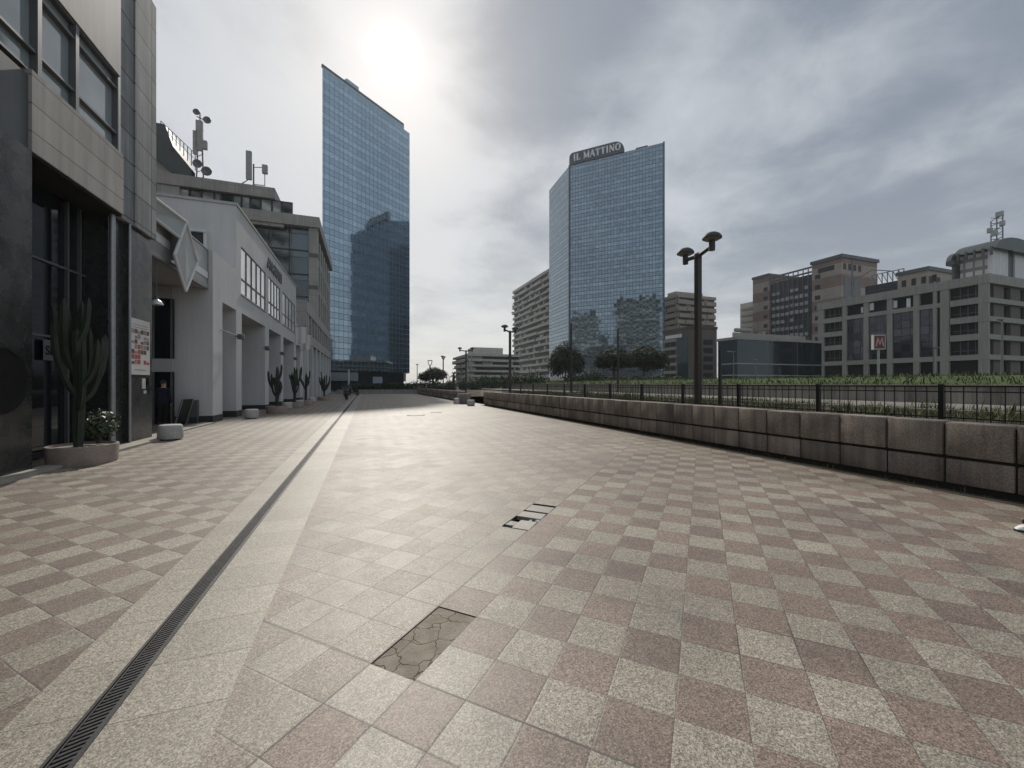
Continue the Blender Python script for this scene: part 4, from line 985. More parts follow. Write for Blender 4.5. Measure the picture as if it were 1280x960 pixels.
def letters(word, x0, h, wid, gap, place, depth, thick):
    """serif capitals as solid strokes"""
    mb = MB()
    st = {'I': ([((.5, 0), (.5, 1), 1)], .45), 'L': ([((.22, 0), (.22, 1), 1), ((.22, .05), (.95, .05), .5), ((.93, .05), (.93, .3), .4)], .85),
          'M': ([((.1, 0), (.1, 1), .5), ((.9, 0), (.9, 1), 1), ((.1, 1), (.5, .08), .9), ((.5, .08), (.9, 1), .5)], 1.2),
          'A': ([((.05, 0), (.5, 1), .5), ((.5, 1), (.95, 0), 1), ((.2, .36), (.78, .36), .45)], 1.0),
          'T': ([((.5, 0), (.5, 1), 1), ((.03, .96), (.97, .96), .5), ((.04, .75), (.04, .96), .4), ((.96, .75), (.96, .96), .4)], .9),
          'N': ([((.12, 0), (.12, 1), .5), ((.88, 0), (.88, 1), .5), ((.12, 1), (.88, 0), 1)], 1.05), 'O': ([], 1.0)}
    x = x0
    for ch in word:
        if ch == ' ': x += wid * .55; continue
        strokes, ww = st[ch]; w_ = wid * ww
        def quad(a, b, tk):
            a, b = Vector((x + a[0] * w_, a[1] * h)), Vector((x + b[0] * w_, b[1] * h)); dd = (b - a).normalized(); nn = Vector((-dd.y, dd.x)) * tk / 2
            ps = [a - nn, b - nn, b + nn, a + nn]
            mb.shared([place(p.x, p.y, 0) for p in ps] + [place(p.x, p.y, depth) for p in ps], [(0, 1, 2, 3), (7, 6, 5, 4), (0, 4, 5, 1), (1, 5, 6, 2), (2, 6, 7, 3), (3, 7, 4, 0)])
        for a, b, tk in strokes:
            quad(a, b, thick * tk)
            for e in (a, b):
                if e[1] in (0, 1) and not (ch == 'T' and e[1] == 1) and not (ch == 'A' and e[1] == 1): quad((e[0] - .16 / ww, e[1]), (e[0] + .16 / ww, e[1]), thick * .32)
        if ch == 'O':
            n2 = 20
            for i in range(n2):
                a0, a1 = 2 * math.pi * i / n2, 2 * math.pi * (i + 1) / n2; tk = thick * (.5 + .55 * abs(math.cos((a0 + a1) / 2)))
                quad((.5 + .45 * math.cos(a0), .5 + .48 * math.sin(a0)), (.5 + .45 * math.cos(a1), .5 + .48 * math.sin(a1)), tk)
        x += w_ + gap
    return mb
def pl(a, z, dp):
    p = Cp + t * a - n_ * (.42 + dp); return (p.x, p.y, zt + 1.0 + z)
letters('IL MATTINO', 1.7, 2.35, 1.62, .42, pl, .25, .52).build('lettering', M['letterwhite'], sg)

# ---------------------------------------------------------------- apartment blocks
def apartments(name, label, x0, x1, y0, y1, zb, zt, nf, faces, wallm, seed, group=None, vis=.62):
    """slab block: floors of recessed windows behind solid balconies; faces from 'W','S'"""
    random.seed(seed); rt = thing(name, label, 'building', ((x0 + x1) / 2, (y0 + y1) / 2, zb), 0, group)
    fh = (zt - zb) / (nf + .4)
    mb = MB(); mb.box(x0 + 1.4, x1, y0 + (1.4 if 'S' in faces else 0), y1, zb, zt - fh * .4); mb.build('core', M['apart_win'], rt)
    mb = MB(); mb.box(x0 + .3, x1 + .02, y0 + .3, y1 - .02, zt - fh * .45, zt).box(x0 + 4, x1 - 3, y0 + (y1 - y0) * .35, y0 + (y1 - y0) * .7, zt, zt + 2.6); mb.build('roof', wallm, rt)
    for i in range(nf):
        z = zb + i * fh; mb = MB(); hb = fh * (1 - vis) + random.uniform(-.1, .1)
        if 'W' in faces:
            a = y0
            while a < y1 - .1:
                b = min(y1, a + random.uniform(5, 11)); off = random.choice((0, 0, .35, .7)); mb.box(x0 + off, x0 + off + .25, a, b - .25, z, z + hb + random.choice((0, 0, .25)))
                if random.random() < .42: mb.box(x0 + 1.2, x0 + 1.38, a, a + (b - a) * random.uniform(.25, .6), z, z + fh, 0)
                if random.random() < .3: mb.box(x0 + .5, x0 + 1.3, a + .5, a + random.uniform(1.2, 2.8), z + hb, z + fh * random.uniform(.6, .98), 0)
                a = b
        if 'S' in faces:
            a = x0
            while a < x1 - .1:
                b = min(x1, a + random.uniform(4, 9)); off = random.choice((0, 0, .35, .7)); mb.box(a, b - .25, y0 + off, y0 + off + .25, z, z + hb)
                if random.random() < .45: mb.box(a, a + (b - a) * random.uniform(.25, .6), y0 + 1.2, y0 + 1.38, z, z + fh, 0)
                a = b
        mb.box(x0 + .2, x1 - .02, y0 + .2, y1 - .02, z - .14, z + .12, 0)
        mb.build('balcony', wallm, rt)
    return rt
XA = 81.0
y_l, _ = fX(640, XA); apartments('apartment_block', 'tall pale block of stacked balconies directly left of the gridded tower', XA, XA + 15, 168, y_l, 1.5, ZZ(347, 208), 17, 'WS', M['apart'], 3, vis=.66)
d_ = 120; xa, ya = XY(594, d_); xb, yb_ = XY(641, d_)
apartments('apartment_block', 'low grey apartment block with stubby side balconies far beyond the plaza', XY(586, 118)[0], xb + 4, 117, 140, .5, ZZ(441, 118), 6, 'WS', M['apart'], 9)
d_ = 185; x0, y0 = XY(847, d_); x1 = fY(896, y0)[0] + 8
apartments('apartment_block', 'tan apartment tower rising behind the brown office right of the gridded tower', x0, x1 - 8, y0, y0 + 16, 2, ZZ(367, d_), 13, 'WS', M['apart_tan'], 4, vis=.40)
# two blocks standing behind the left-hand row: the gridded tower mirrors them
nn = -n_
def mirrored(u, d):
    p = Vector(XY(u, d)); q = p - Cp; return p - nn * 2 * q.dot(nn)
a = mirrored(731, 300); b = mirrored(797, 275)
apartments('apartment_block', 'narrower balconied block seen as a reflection low in the gridded tower glass', a.x - 11, a.x + 11, a.y - 13, a.y + 13, 0, 56, 16, '', M['apart'], 21)
for o_, s_ in ((a, 31), (b, 33)):
    pass
def reflected_block(c, w, dep, zt, label, seed, steps):
    random.seed(seed); rt = thing('apartment_block', label, 'building', (c.x, c.y, 0), R(35), None)
    nf = int(zt / 3.2)
    mb = MB(); o = Vector((c.x, c.y, 0)); mb.box(c.x - dep / 2, c.x + dep / 2 - 1, c.y - w / 2 + 1, c.y + w / 2 - 1, 0, zt - 1); mb.build('core', M['apart_win'], rt)
    for i in range(nf):
        z = i * 3.2; mb = MB(); cut = max(0, i - (nf - steps)) * .9
        y = c.y - w / 2 + cut
        while y < c.y + w / 2 - cut - 1:
            e = min(c.y + w / 2 - cut, y + random.uniform(3, 8)); off = random.choice((0, -.5, .6))
            mb.box(c.x + dep / 2 - 1 + off, c.x + dep / 2 + off, y, e - .6, z, z + random.uniform(1.0, 1.6)); y = e
        mb.box(c.x - dep / 2, c.x + dep / 2 - .5, c.y - w / 2 + cut, c.y + w / 2 - cut, z - .2, z + .1); mb.build('balcony', M['reflwhite'], rt)
    return rt
for o in [x for x in C.objects if x.parent is None and x.get('label', '').startswith('narrower balconied')]:
    for ch in [x for x in C.objects if x.parent == o]: bpy.data.objects.remove(ch)
    bpy.data.objects.remove(o)
reflected_block(a, 20, 16, 54, 'narrower balconied block seen as a reflection low in the gridded tower glass', 21, 2)
reflected_block(b, 30, 16, 60, 'broader stepped block mirrored low at the right of the gridded tower glass', 22, 6)

# ---------------------------------------------------------------- right-hand buildings
# brown office
d_ = 112; cx, cy = XY(868, d_); bo = thing('brown_office', 'brown clad office with dark corner glazing behind the double street lamp', 'building', (cx, cy, 2))
zt = ZZ(408, d_); yl, _ = fX(829, cx); xr, _ = fY(896, cy)
mb = MB(); mb.box(cx, xr, cy, yl, 2, zt); mb.build('wall', M['brown'], bo)
mb = MB(); mb.box(cx - .15, xr + .15, cy - .15, yl + .2, zt - .5, zt + .3); mb.build('roof', plain('dark_roof_edge', (.06, .055, .05), .6), bo)
nfl = 5; y1 = fX(846, cx)[0]; y2 = fX(860, cx)[0]
for i in range(nfl):
    z = 3.2 + i * 2.35
    for a_, b_ in ((y1 + .6, y1 + (yl - y1) * .42), (y1 + (yl - y1) * .5, yl - 1.0)):
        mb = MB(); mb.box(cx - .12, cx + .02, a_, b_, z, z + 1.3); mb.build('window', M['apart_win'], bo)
    x_a, x_b = fY(872, cy)[0], fY(892, cy)[0]
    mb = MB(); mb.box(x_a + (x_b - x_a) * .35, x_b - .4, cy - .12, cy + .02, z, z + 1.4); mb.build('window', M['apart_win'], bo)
for i in range(nfl + 1):
    z = 2.3 + i * 2.35
    mb = MB(); mb.box(cx - .2, cx + .02, y1, yl - .3, z, z + .8); mb.build('floor_band', M['concrete_off'], bo)
mb = MB(); mb.box(cx - .1, cx + .02, y2, y1 - .4, 2.2, zt - 2.5); mb.build('corner_glazing', M['tealglass'], bo)
mb = MB(); q = yl - 1.2
for wd in (1.0, 1.0, .3, .9, .9, .9, .9, .9): mb.box(cx - .32, cx - .22, q - wd, q - .12, zt - 2.5, zt - 1.5); q -= wd
mb.build('roof_sign', M['letterwhite'], bo)
# low teal glass building
d_ = 80; cx, cy = XY(922, d_); zt = ZZ(421, d_); xr = fY(1027, cy)[0]; yl = fX(897.5, cx)[0]
lg = thing('glass_hall', 'low dark teal glass hall with pale roof edge left of the concrete office', 'building', (cx, cy, 2))
mb = MB(); mb.box(cx, xr, cy, yl, 2.0, zt - .5); mb.build('glass_wall', M['lowglass'], lg)
mb = MB(); mb.box(cx - .25, xr + .2, cy - .25, yl + .3, zt - .5, zt + .05); mb.build('roof', M['concrete_off'], lg)
mb = MB()
for zz in (3.2, 5.5): mb.box(cx - .12, xr, cy - .12, cy + .01, zz, zz + .22).box(cx - .12, cx + .01, cy, yl, zz, zz + .22)
mb.build('transom', M['steel'], lg)
mb = MB(); mb.box(cx + 2, xr - 1, cy + 3, yl - 2, zt + .05, zt + 1.3); mb.build('roof_house', M['concrete_off'], lg)
MB().tube([(cx + 4, cy + 4, zt + 2.0), (cx + 8, cy + 4, zt + 2.1)], .45, 10).build('roof_duct', M['concrete_off'], lg); MB().box(cx + 11, cx + 12, cy + 3.4, cy + 4.5, zt + 1.3, zt + 2.0).build('roof_unit', M['concrete_off'], lg)
mb = MB(); q = cx + 3
while q < xr - 2: mb.box(q, q + .5, cy + 2.9, cy + 3, zt + .5, zt + 1.0); q += 4.0
mb.build('roof_opening', M['apart_win'], lg)

# concrete office with tall dark bays
XO = 106.0; oc = thing('concrete_office', 'six storey pale concrete office with four tall dark glazed bays', 'building', (XO, 40, 2))
cols = [fX(u, XO)[0] for u in (1026.0, 1055.4, 1082.3, 1111.8, 1145.2, 1180.5, 1229.0)]
yN, yS = cols[0] + .8, cols[6] - .7; zT = 21.6
mb = MB(); mb.box(XO + 1.2, XO + 42, yS + 1.2, yN - .01, 2, 20.4); mb.build('core', M['apart_win'], oc)
mb = MB(); mb.box(XO - .1, XO + 42, yS - .1, yN + .1, 19.9, zT); mb.build('roof', M['concrete_off'], oc)
for y in cols:
    mb = MB(); wd = .95 if y in cols[1:5] else 1.3; mb.box(XO, XO + .55, y - wd / 2, y + wd / 2, 1.5, 19.9); mb.build('column', M['concrete_off'], oc)
mb = MB(); y = cols[5]; mb.box(XO - .02, XO + .5, y + 1.15, y + 1.7, 1.5, 19.9); mb.build('column', M['concrete_off'], oc)
mb = MB(); mb.box(XO - .04, XO + .5, yS, yN, 6.0, 7.0); mb.build('floor_band', M['concrete_off'], oc)
mb = MB(); mb.box(XO - .04, XO + .5, cols[5], cols[1], 16.6, 17.5); mb.build('floor_band', M['concrete_off'], oc)
for zz in (9.7, 13.0, 16.4):
    for a_, b_ in ((yS, cols[5] - .8), (cols[1] + .5, yN)):
        mb = MB(); mb.box(XO - .06, XO + .5, a_, b_, zz, zz + 1.15); mb.build('floor_band', M['concrete_off'], oc)
    mb = MB(); mb.box(XO, XO + 40, yS - .04, yS + 1.2, zz, zz + .9); mb.build('floor_band', M['concrete_off'], oc)
mb = MB(); mb.box(XO, XO + 40, yS - .04, yS + 1.2, 6.0, 6.9); mb.build('floor_band', M['concrete_off'], oc)
for i in range(4):
    a_, b_ = cols[i + 2] + .55, cols[i + 1] - .55
    if i == 3: a_ = cols[5] + 1.6
    mb = MB(); mb.box(XO + .3, XO + .5, a_, b_, 7.0, 16.6); mb.build('window', M['officebay'], oc)
for i in range(6):
    xq = XO + 3 + i * 6
    mb = MB(); mb.box(xq, xq + 3.6, yS + .5, yS + 1.1, 2, 19.9); mb.build('side_wall', M['brown'], oc)
for zz0_, zz1_ in ((7.0, 9.7), (10.85, 13.0), (14.15, 16.4), (17.55, 19.9)):
    for a_, b_ in ((yS, cols[5] - .8), (cols[1] + .5, yN)):
        mb = MB(); nn_ = 5
        for q_ in range(1, nn_): yq = a_ + (b_ - a_) * q_ / nn_; mb.box(XO + 1.05, XO + 1.18, yq - .06, yq + .06, zz0_, zz1_)
        mb.box(XO + 1.05, XO + 1.17, a_, b_, zz0_ + .75, zz0_ + .85); mb.build('mullion', M['frame'], oc)
for uu, va, vb, in ((1079, 384, 391), (1091, 379, 388), (1120, 376, 385), (1137, 373, 384)):
    y, dd = fX(uu, XO + .9); hw = (2.2 if uu > 1085 else 1.2) * dd / F * .9
    mb = MB(); mb.box(XO + .5, XO + .7, y - hw, y + hw, ZZ(vb, dd), ZZ(va, dd)); mb.build('white_board', M['letterwhite'], oc)
# striped tall office
XS = 160.0; st = thing('striped_office', 'tall beige and brown striped office with a dark gridded window wall', 'building', (XS, 80, 2))
yA, yB, yC, yD = fX(941, XS)[0], fX(961, XS)[0], fX(1015, XS)[0], fX(1052, XS)[0]; dq = fX(1030, XS)[1]
mb = MB(); zl_ = ZZ(346, fX(945, XS)[1]); mb.box(XS, XS + 18, yB, yA, 2, zl_ - 1); mb.build('left_wing', M['beige'], st)
mb = MB(); mb.box(XS - .3, XS + 18.3, yB - .2, yA + .3, zl_ - 1, zl_); mb.build('left_roof', M['roofdark'], st)
zr = ZZ(318, fX(1050, XS)[1]); mb = MB(); mb.box(XS, XS + 20, yD, yC, 2, zr - 1.2); mb.build('right_wing', M['beige'], st)
mb = MB(); mb.box(XS - .5, XS + 20.5, yD - .5, yC + .4, zr - 1.2, zr); mb.build('right_roof', M['roofdark'], st)
zc_ = zl_ - 2.5
mb = MB(); mb.box(XS + 1.2, XS + 18, yC, yB, 2, zc_ - 2); mb.build('window_wall', M['curtain_dark'], st)
random.seed(11)
for i in range(12):
    z = 5.5 + i * 3.0
    if z > zc_ - 4.5: break
    for j in range(8):
        y = yC + 2.0 + (yB - yC - 3.4) * j / 7.4
        if random.random() < .16: continue
        mb = MB(); mb.box(XS + .75, XS + 1.19, y, y + 1.3, z, z + 1.35 + random.uniform(-.25, .1)); mb.build('window', M['blindgrey'] if random.random() < .8 else M['winglass'], st)
mb = MB()
for zz in (zc_ - 1.6, zc_ + .2): mb.box(XS + .3, XS + .8, yC, yB, zz, zz + .6)
yy = yC
while yy < yB: mb.box(XS + .95, XS + 1.15, yy, yy + .3, 2, zc_ + .2); yy += (yB - yC) / 9
mb.build('pergola_frame', M['roofdark'], st)
mb = MB(); mb.box(XS - .06, XS + .02, yD + 2.4, yD + 8, zr - 5.0, zr - 3.2)
mb.build('window', M['apart_win'], st)
for i in range(10):
    mb = MB(); z = 6 + i * 3.9; mb.box(XS - .08, XS + .02, yC - 3.0, yC - 1.1, z, z + 1.6); mb.build('window', M['apart_win'], st)
    if z < zl_ - 5: mb = MB(); mb.box(XS - .08, XS + .02, yB + .6, yB + 2.3, z, z + 1.6); mb.build('window', M['apart_win'], st)
xs_ = fY(1078, yD)[0]
for a_, b_ in ((.1, .42), (.58, .9)):
    mb = MB(); mb.box(XS + (xs_ - XS) * a_, XS + (xs_ - XS) * b_, yD - .1, yD + .05, zr - 19, zr - 8); mb.build('window', M['officeglass'], st)
for k_ in range(4):
    mb = MB(); xq = XS + (xs_ - XS) * (.08 + k_ * .24); mb.box(xq, xq + 1.4, yD - .1, yD + .05, zr - 5.4, zr - 3.2); mb.build('window', M['apart_win'], st)
mb = MB(); xq = XS + (xs_ - XS) * .5; mb.box(xq - .5, xq + .5, yD - .06, yD + .05, 2, zr - 1.3); mb.build('dark_upright', M['roofdark'], st)  # dark strip set on the side wall between the tall windows
# narrow block behind it
x0, y0 = XY(935.5, 215); mb = MB()
nb = thing('narrow_block', 'thin pale tower peeking out left of the striped office', 'building', (x0, y0, 2))
mb.box(x0, x0 + 12, y0 - 10, y0 + 5, 2, ZZ(378, 215)); mb.build('wall', M['apart'], nb)
for i in range(12):
    mb = MB(); z = 6 + i * 3.2; mb.box(x0 - .9, x0 + .02, y0 - 9, y0 + 4, z, z + 1.2); mb.build('balcony', M['apart_tan'], nb)
# second striped office, half hidden
XS2 = 146.0; yC2, yD2, yA2 = fX(1122, XS2)[0], fX(1160, XS2)[0], fX(1079, XS2)[0]; zr = ZZ(333, fX(1160, XS2)[1])
s2 = thing('roofed_office', 'brown grey office block half hidden behind the concrete office roof', 'building', (XS2, 60, 2))
mb = MB(); mb.box(XS2, XS2 + 14, yD2, yC2, 2, zr - 1); mb.build('wall', M['apart_tan'], s2)
mb = MB(); mb.box(XS2 - .4, XS2 + 14.3, yD2 - .4, yC2 + .3, zr - 1, zr); mb.build('roof', M['roofdark'], s2)
mb = MB(); mb.box(XS2 + 1, XS2 + 14, yC2, yA2, 2, ZZ(356, fX(1090, XS2)[1])); mb.build('window_wall', M['curtain_dark'], s2)
mb = MB(); z0 = ZZ(352, fX(1100, XS2)[1]); z1 = ZZ(337, fX(1110, XS2)[1])
for i in range(7):
    y = yC2 + (yA2 - yC2) * i / 6.5; mb.tube([(XS2 + 3, y, z0 - 1), (XS2 + 3, y, z1)], .14, 5)
    if i: mb.tube([(XS2 + 3, yp, z1), (XS2 + 3, y, z1)], .14, 5); mb.tube([(XS2 + 3, yp, z0), (XS2 + 3, y, z1)], .1, 5)
    yp = y
mb.tube([(XS2 + 5, yC2 + 4, z1 + .5), (XS2 + 5, yC2 + 9, z1 + 2.2), (XS2 + 5, yC2 + 14, z1 + .2)], .15, 5)
mb.build('roof_truss', M['mast'], s2)
for k_ in range(4):
    mb = MB(); mb.box(XS2 - .08, XS2 + .02, yC2 - 2 - k_ * 2.2, yC2 - 1 - k_ * 2.2, zr - 4.5, zr - 2.6); mb.build('window', M['apart_win'], s2)
mb = MB(); xg2 = fY(1176, yD2)[0]
for a_ in (.15, .35, .65, .85): mb.box(XS2 + (xg2 - XS2) * a_ - .5, XS2 + (xg2 - XS2) * a_ + .5, yD2 - .08, yD2 + .02, zr - 4.6, zr - 2.6)
mb.build('window', M['apart_win'], s2)
mb = MB(); ua, ub = 1085, 1150
y1_, d1_ = fX(ub, 120); y0_, d0_ = fX(ua, 120); mb.box(120, 128, y1_, y0_, 15, ZZ(360, d1_)); mb.build('annex', M['concrete_off'], s2)
# hall with vaulted metal roof
XH = 126.0; hh_ = thing('vaulted_hall', 'pale panelled hall with dark vaulted metal roof above the concrete office', 'building', (XH, 45, 10))
ya_, yb2 = fX(1236, XH)[0], fX(1200, XH)[0]; dH = fX(1240, XH)[1]; zt = ZZ(300, dH)
mb = MB(); mb.box(XH, XH + 30, ya_, yb2, 15, zt - 2.2); mb.build('grid_wall', M['whitegrid'], hh_)
xs_ = [fY(u, ya_)[0] for u in (1236, 1256, 1265, 1281, 1300)]
for a_, b_ in ((0, 1), (2, 3)):
    mb = MB(); mb.box(xs_[a_] - .2, xs_[b_], ya_ - .5, ya_ + .1, 15, zt - 1.2); mb.build('white_panel', M['whitepanel'], hh_)
mb = MB(); mb.box(xs_[1], xs_[2], ya_ - .2, ya_ + .1, 15, zt - .8); mb.box(xs_[3], xs_[4] + 8, ya_ - .2, ya_ + .1, 15, zt - .8); mb.build('dark_strip', M['greenroof'], hh_)
y3 = fX(1190, XH)[0]; mb = MB(); mb.box(XH - 2.5, XH + 10, yb2, y3, ZZ(333, fX(1195, XH)[1]), zt - 3.2); mb.build('end_box', M['greenroof'], hh_)
mb = MB(); mb.box(XH - 1.5, XH + 9, yb2 + .4, y3 - .6, 18, ZZ(333, fX(1195, XH)[1]) + .01); mb.build('end_leg', M['roofdark'], hh_)
def vault(ya, yb, xa, xb, z0, rise, name):
    mb = MB(); k = 10; pr = []
    for i in range(k + 1):
        a_ = math.pi * i / k; pr.append(((xa + xb) / 2 - (xb - xa) / 2 * math.cos(a_), z0 + rise * math.sin(a_)))
    vs = [(x, ya, z) for x, z in pr] + [(x, yb, z) for x, z in pr]
    mb.shared(vs, [tuple(range(k + 1)), tuple(range(2 * k + 1, k, -1))] + [(i, k + 1 + i, k + 2 + i, i + 1) for i in range(k)])
    mb.build(name, M['greenroof'], hh_, smooth=True)
vault(ya_ - 1.5, yb2 + .5, XH - 1.0, xs_[3] + 2, zt - 2.0, 3.0, 'vault_roof')
vault(yb2 + .5, y3, XH - 2.4, XH + 9, zt - 3.2, 2.6, 'vault_roof')
mb = MB(); q = ya_ - 1.0
while q < yb2: mb.box(XH - 1.3, XH - .9, q, q + .35, zt - 3.4, zt - 1.6); q += 1.3
mb.build('eave_ribs', M['roofdark'], hh_)
# mast on the hall
x_, dd = XH + 6, 0; yM, dd = fX(1246, XH + 6); zb_, zt_ = zt + 1, ZZ(268, dd)
rt = thing('antenna_mast', 'lattice antenna cluster on the vaulted hall roof', 'antenna', (x_, yM, zb_))
mb = MB()
for dx in (-.9, .0, .9): mb.tube([(x_, yM + dx, zb_ - 1), (x_, yM + dx, zt_ - (1.2 if dx > 0 else 0))], .12, 5)
for i in range(5): z = zb_ + (zt_ - zb_) * i / 5; mb.tube([(x_, yM - .9, z), (x_, yM + .9, z + .7)], .08, 5); mb.tube([(x_, yM + .9, z), (x_, yM - .9, z + .7)], .08, 5)
mb.build('pole', M['mast'], rt)
for dx, z, w_ in ((.9, .45, .4), (-1.0, .6, .4), (.2, .3, .5), (-.6, .97, .6)):
    mb = MB(); zc_ = zb_ + (zt_ - zb_) * z; mb.bbox(x_ - .8, x_ - .2, yM + dx - w_, yM + dx + w_, zc_ - .6, zc_ + .5, .06); mb.build('panel_antenna', M['antenna'], rt)

# ---------------------------------------------------------------- trees and shrubs
pine(708, 427, 472, 48, 62, 'rounded dark pine at the left corner of the gridded tower', 8, 41)
pine(768, 436, 462, 58, 66, 'flat dark pine left of centre before the gridded tower', 9, 42)
pine(806, 433, 462, 60, 70, 'flat dark pine beside it below the right edge of the gridded tower', 9, 43)
pine(542, 459, 477, 35, 82, 'small flat topped pine against pale sky at the plaza end', 9, 44, 3600, .2)
random.seed(50)
for (u, vt, vb, wpx, d_, lb) in ((585, 470, 489, 26, 60, 'dark bushes behind the lamp post at the wall gap'), (556, 475, 490, 30, 64, 'dark shrub mass left of the palm'), (655, 462, 489, 46, 60, 'bushy dark shrub in front of the balconied block'), (735, 462, 486, 60, 56, 'scrubby dark shrub under the pines'),
                             (800, 466, 486, 60, 58, 'low dark shrub below the flat pines'), (838, 467, 482, 36, 50, 'smooth low dark hedge mound left of the double lamp'), (615, 466, 489, 34, 62, 'grey green bush beyond the wall gap')):
    x, y = XY(u, d_); w_ = wpx * d_ / F / 2; zt_, zb_ = ZZ(vt, d_), ZZ(vb, d_); hz = (zt_ - zb_) / 2
    lobes = [(x + w_ * q * C_ + random.uniform(-.3, .3), y - w_ * q * S_ + random.uniform(-.8, .8), zb_ + hz * random.uniform(.75, 1.1), w_ * .42, 1.2, hz * random.uniform(.7, 1.0)) for q in (-.65, -.2, .25, .68)]
    shrub('shrub', lb, 'shrub', lobes, 1900, .15, M['bush'], 'shrubs beyond the wall')
# palm
x, y = XY(567, 52); rt = thing('palm_tree', 'small spiky palm against the sky by the plaza wall', 'palm', (x, y, .3)); zc_ = ZZ(469, 52)
mb = MB(); mb.tube([(x, y, .2), (x + .05, y, zc_)], [.16, .12], 8); mb.build('trunk', M['bark'], rt)
mb = MB(); random.seed(8)
for i in range(26):
    a_ = random.uniform(0, 6.28); el = random.uniform(-.3, 1.3); L_ = random.uniform(.8, 1.15); pp = [Vector((x, y, zc_))]
    for k_ in range(1, 6):
        f = k_ / 5; pp.append(Vector((x + math.cos(a_) * L_ * f * math.cos(el), y + math.sin(a_) * L_ * f * math.cos(el), zc_ + L_ * f * math.sin(el) - .5 * f * f)))
    sd = Vector((-math.sin(a_), math.cos(a_), 0))
    for p0, p1 in zip(pp, pp[1:]): mb.face([p0 - sd * .07, p1 - sd * .07, p1 + sd * .07, p0 + sd * .07])
mb.build('crown', M['bush'], rt)

# ---------------------------------------------------------------- planters, cacti, stools
pots = [planter(-5.25, 10.35, 'large round stone planter nearest the dark shopfront')]
spots = [(*G(346, 516), 'round planter with tall cactus at the third colonnade bay'), (*G(368, 509.5), 'round planter with cactus at the fourth colonnade bay'), (*G(382, 506.2), 'round planter just past the colonnade end'), (*G(405, 500.3), 'farthest round planter near the stone office columns')]
for x, y, lb in spots: pots.append(dup(pots[0], (x, y, 0), lb))
def cactus(x, y, label, hgt, seed, arms, spread):
    random.seed(seed); rt = thing('columnar_cactus', label, 'cactus', (x, y, .30), 0, 'columnar cacti in the round planters')
    mb = MB(); b = Vector((x, y, .28)); rib_tube(mb, [b, b + Vector((.02, .02, hgt * .5)), b + Vector((.04, .03, hgt))], .095)
    for i in range(arms):
        a_ = i / arms * 6.283 + random.uniform(-.3, .3); z0 = hgt * random.uniform(.22, .52); r_ = spread * random.uniform(.55, 1.1); top = hgt * random.uniform(.58, .97)
        p0 = b + Vector((0, 0, z0)); p1 = b + Vector((math.cos(a_) * r_ * .6, math.sin(a_) * r_ * .6, z0 + .22)); p2 = b + Vector((math.cos(a_) * r_, math.sin(a_) * r_, z0 + .55)); p3 = b + Vector((math.cos(a_) * r_ * 1.05, math.sin(a_) * r_ * 1.05, top))
        rib_tube(mb, [p0, p1, p2, p3 + Vector((random.uniform(-.06, .06), random.uniform(-.06, .06), 0))], random.uniform(.048, .066))
        if random.random() < .6: rib_tube(mb, [p2, p2 + Vector((math.cos(a_ + 1) * .16, math.sin(a_ + 1) * .16, .3)), p2 + Vector((math.cos(a_ + 1) * .2, math.sin(a_ + 1) * .2, .9))], .055)
    mb.build('stem', M['cactus'], rt, smooth=True)
    return rt
cactus(-5.3, 10.3, 'very tall branching dark cactus in the nearest planter', 2.9, 3, 9, .26)
cactus(spots[0][0], spots[0][1], 'branching cactus in front of the third colonnade bay', 2.2, 4, 7, .29)
cactus(spots[1][0], spots[1][1], 'branching cactus in front of the fourth colonnade bay', 2.25, 5, 8, .30)
cactus(spots[2][0], spots[2][1], 'cactus just past the end of the colonnade', 2.1, 6, 5, .30)
cactus(spots[3][0], spots[3][1], 'farthest cactus near the stone office columns', 2.1, 7, 7, .42)
random.seed(12); x, y = XY(124, 8.25)
shrub('round_shrub', 'small round leafy shrub with pale flecks beside the tall cactus', 'shrub', [(x, y, .74, .32, .32, .30), (x - .12, y + .1, .7, .22, .22, .24)], 1500, .038, M['leafdark'])
def stool(x, y, label):
    rt = thing('round_stool', label, 'bollard stool', (x, y, 0), 0, 'round concrete stools')
    mb = MB(); mb.lathe([(.27, 0.03), (.288, .06), (.284, .24), (.270, .37), (.258, .402), (.235, .418), (.08, .422)], x, y, 36); mb.build('seat', M['stoolstone'], rt, smooth=True)
    mb = MB(); mb.lathe([(.22, 0), (.22, .055)], x, y, 24); mb.build('foot', M['joint'], rt)
    return rt
x, y = G(213, 549.5); s0 = stool(x, y, 'white round concrete stool nearest the dark entrance')
for (u, v, lb) in ((314.5, 523, 'round concrete stool between first two colonnade bays'), (359, 511.3, 'pale round stool just behind the first cactus planter of the colonnade'), (374, 507.5, 'pale round stool beside the second colonnade planter'), (390, 502.8, 'pale stool beside the planter past the colonnade'), (401, 500.3, 'farthest pale stool on the left side'), (588.5, 507.2, 'lone round stool by the gap in the right wall')):
    dup(s0, (*G(u, v), 0), lb)
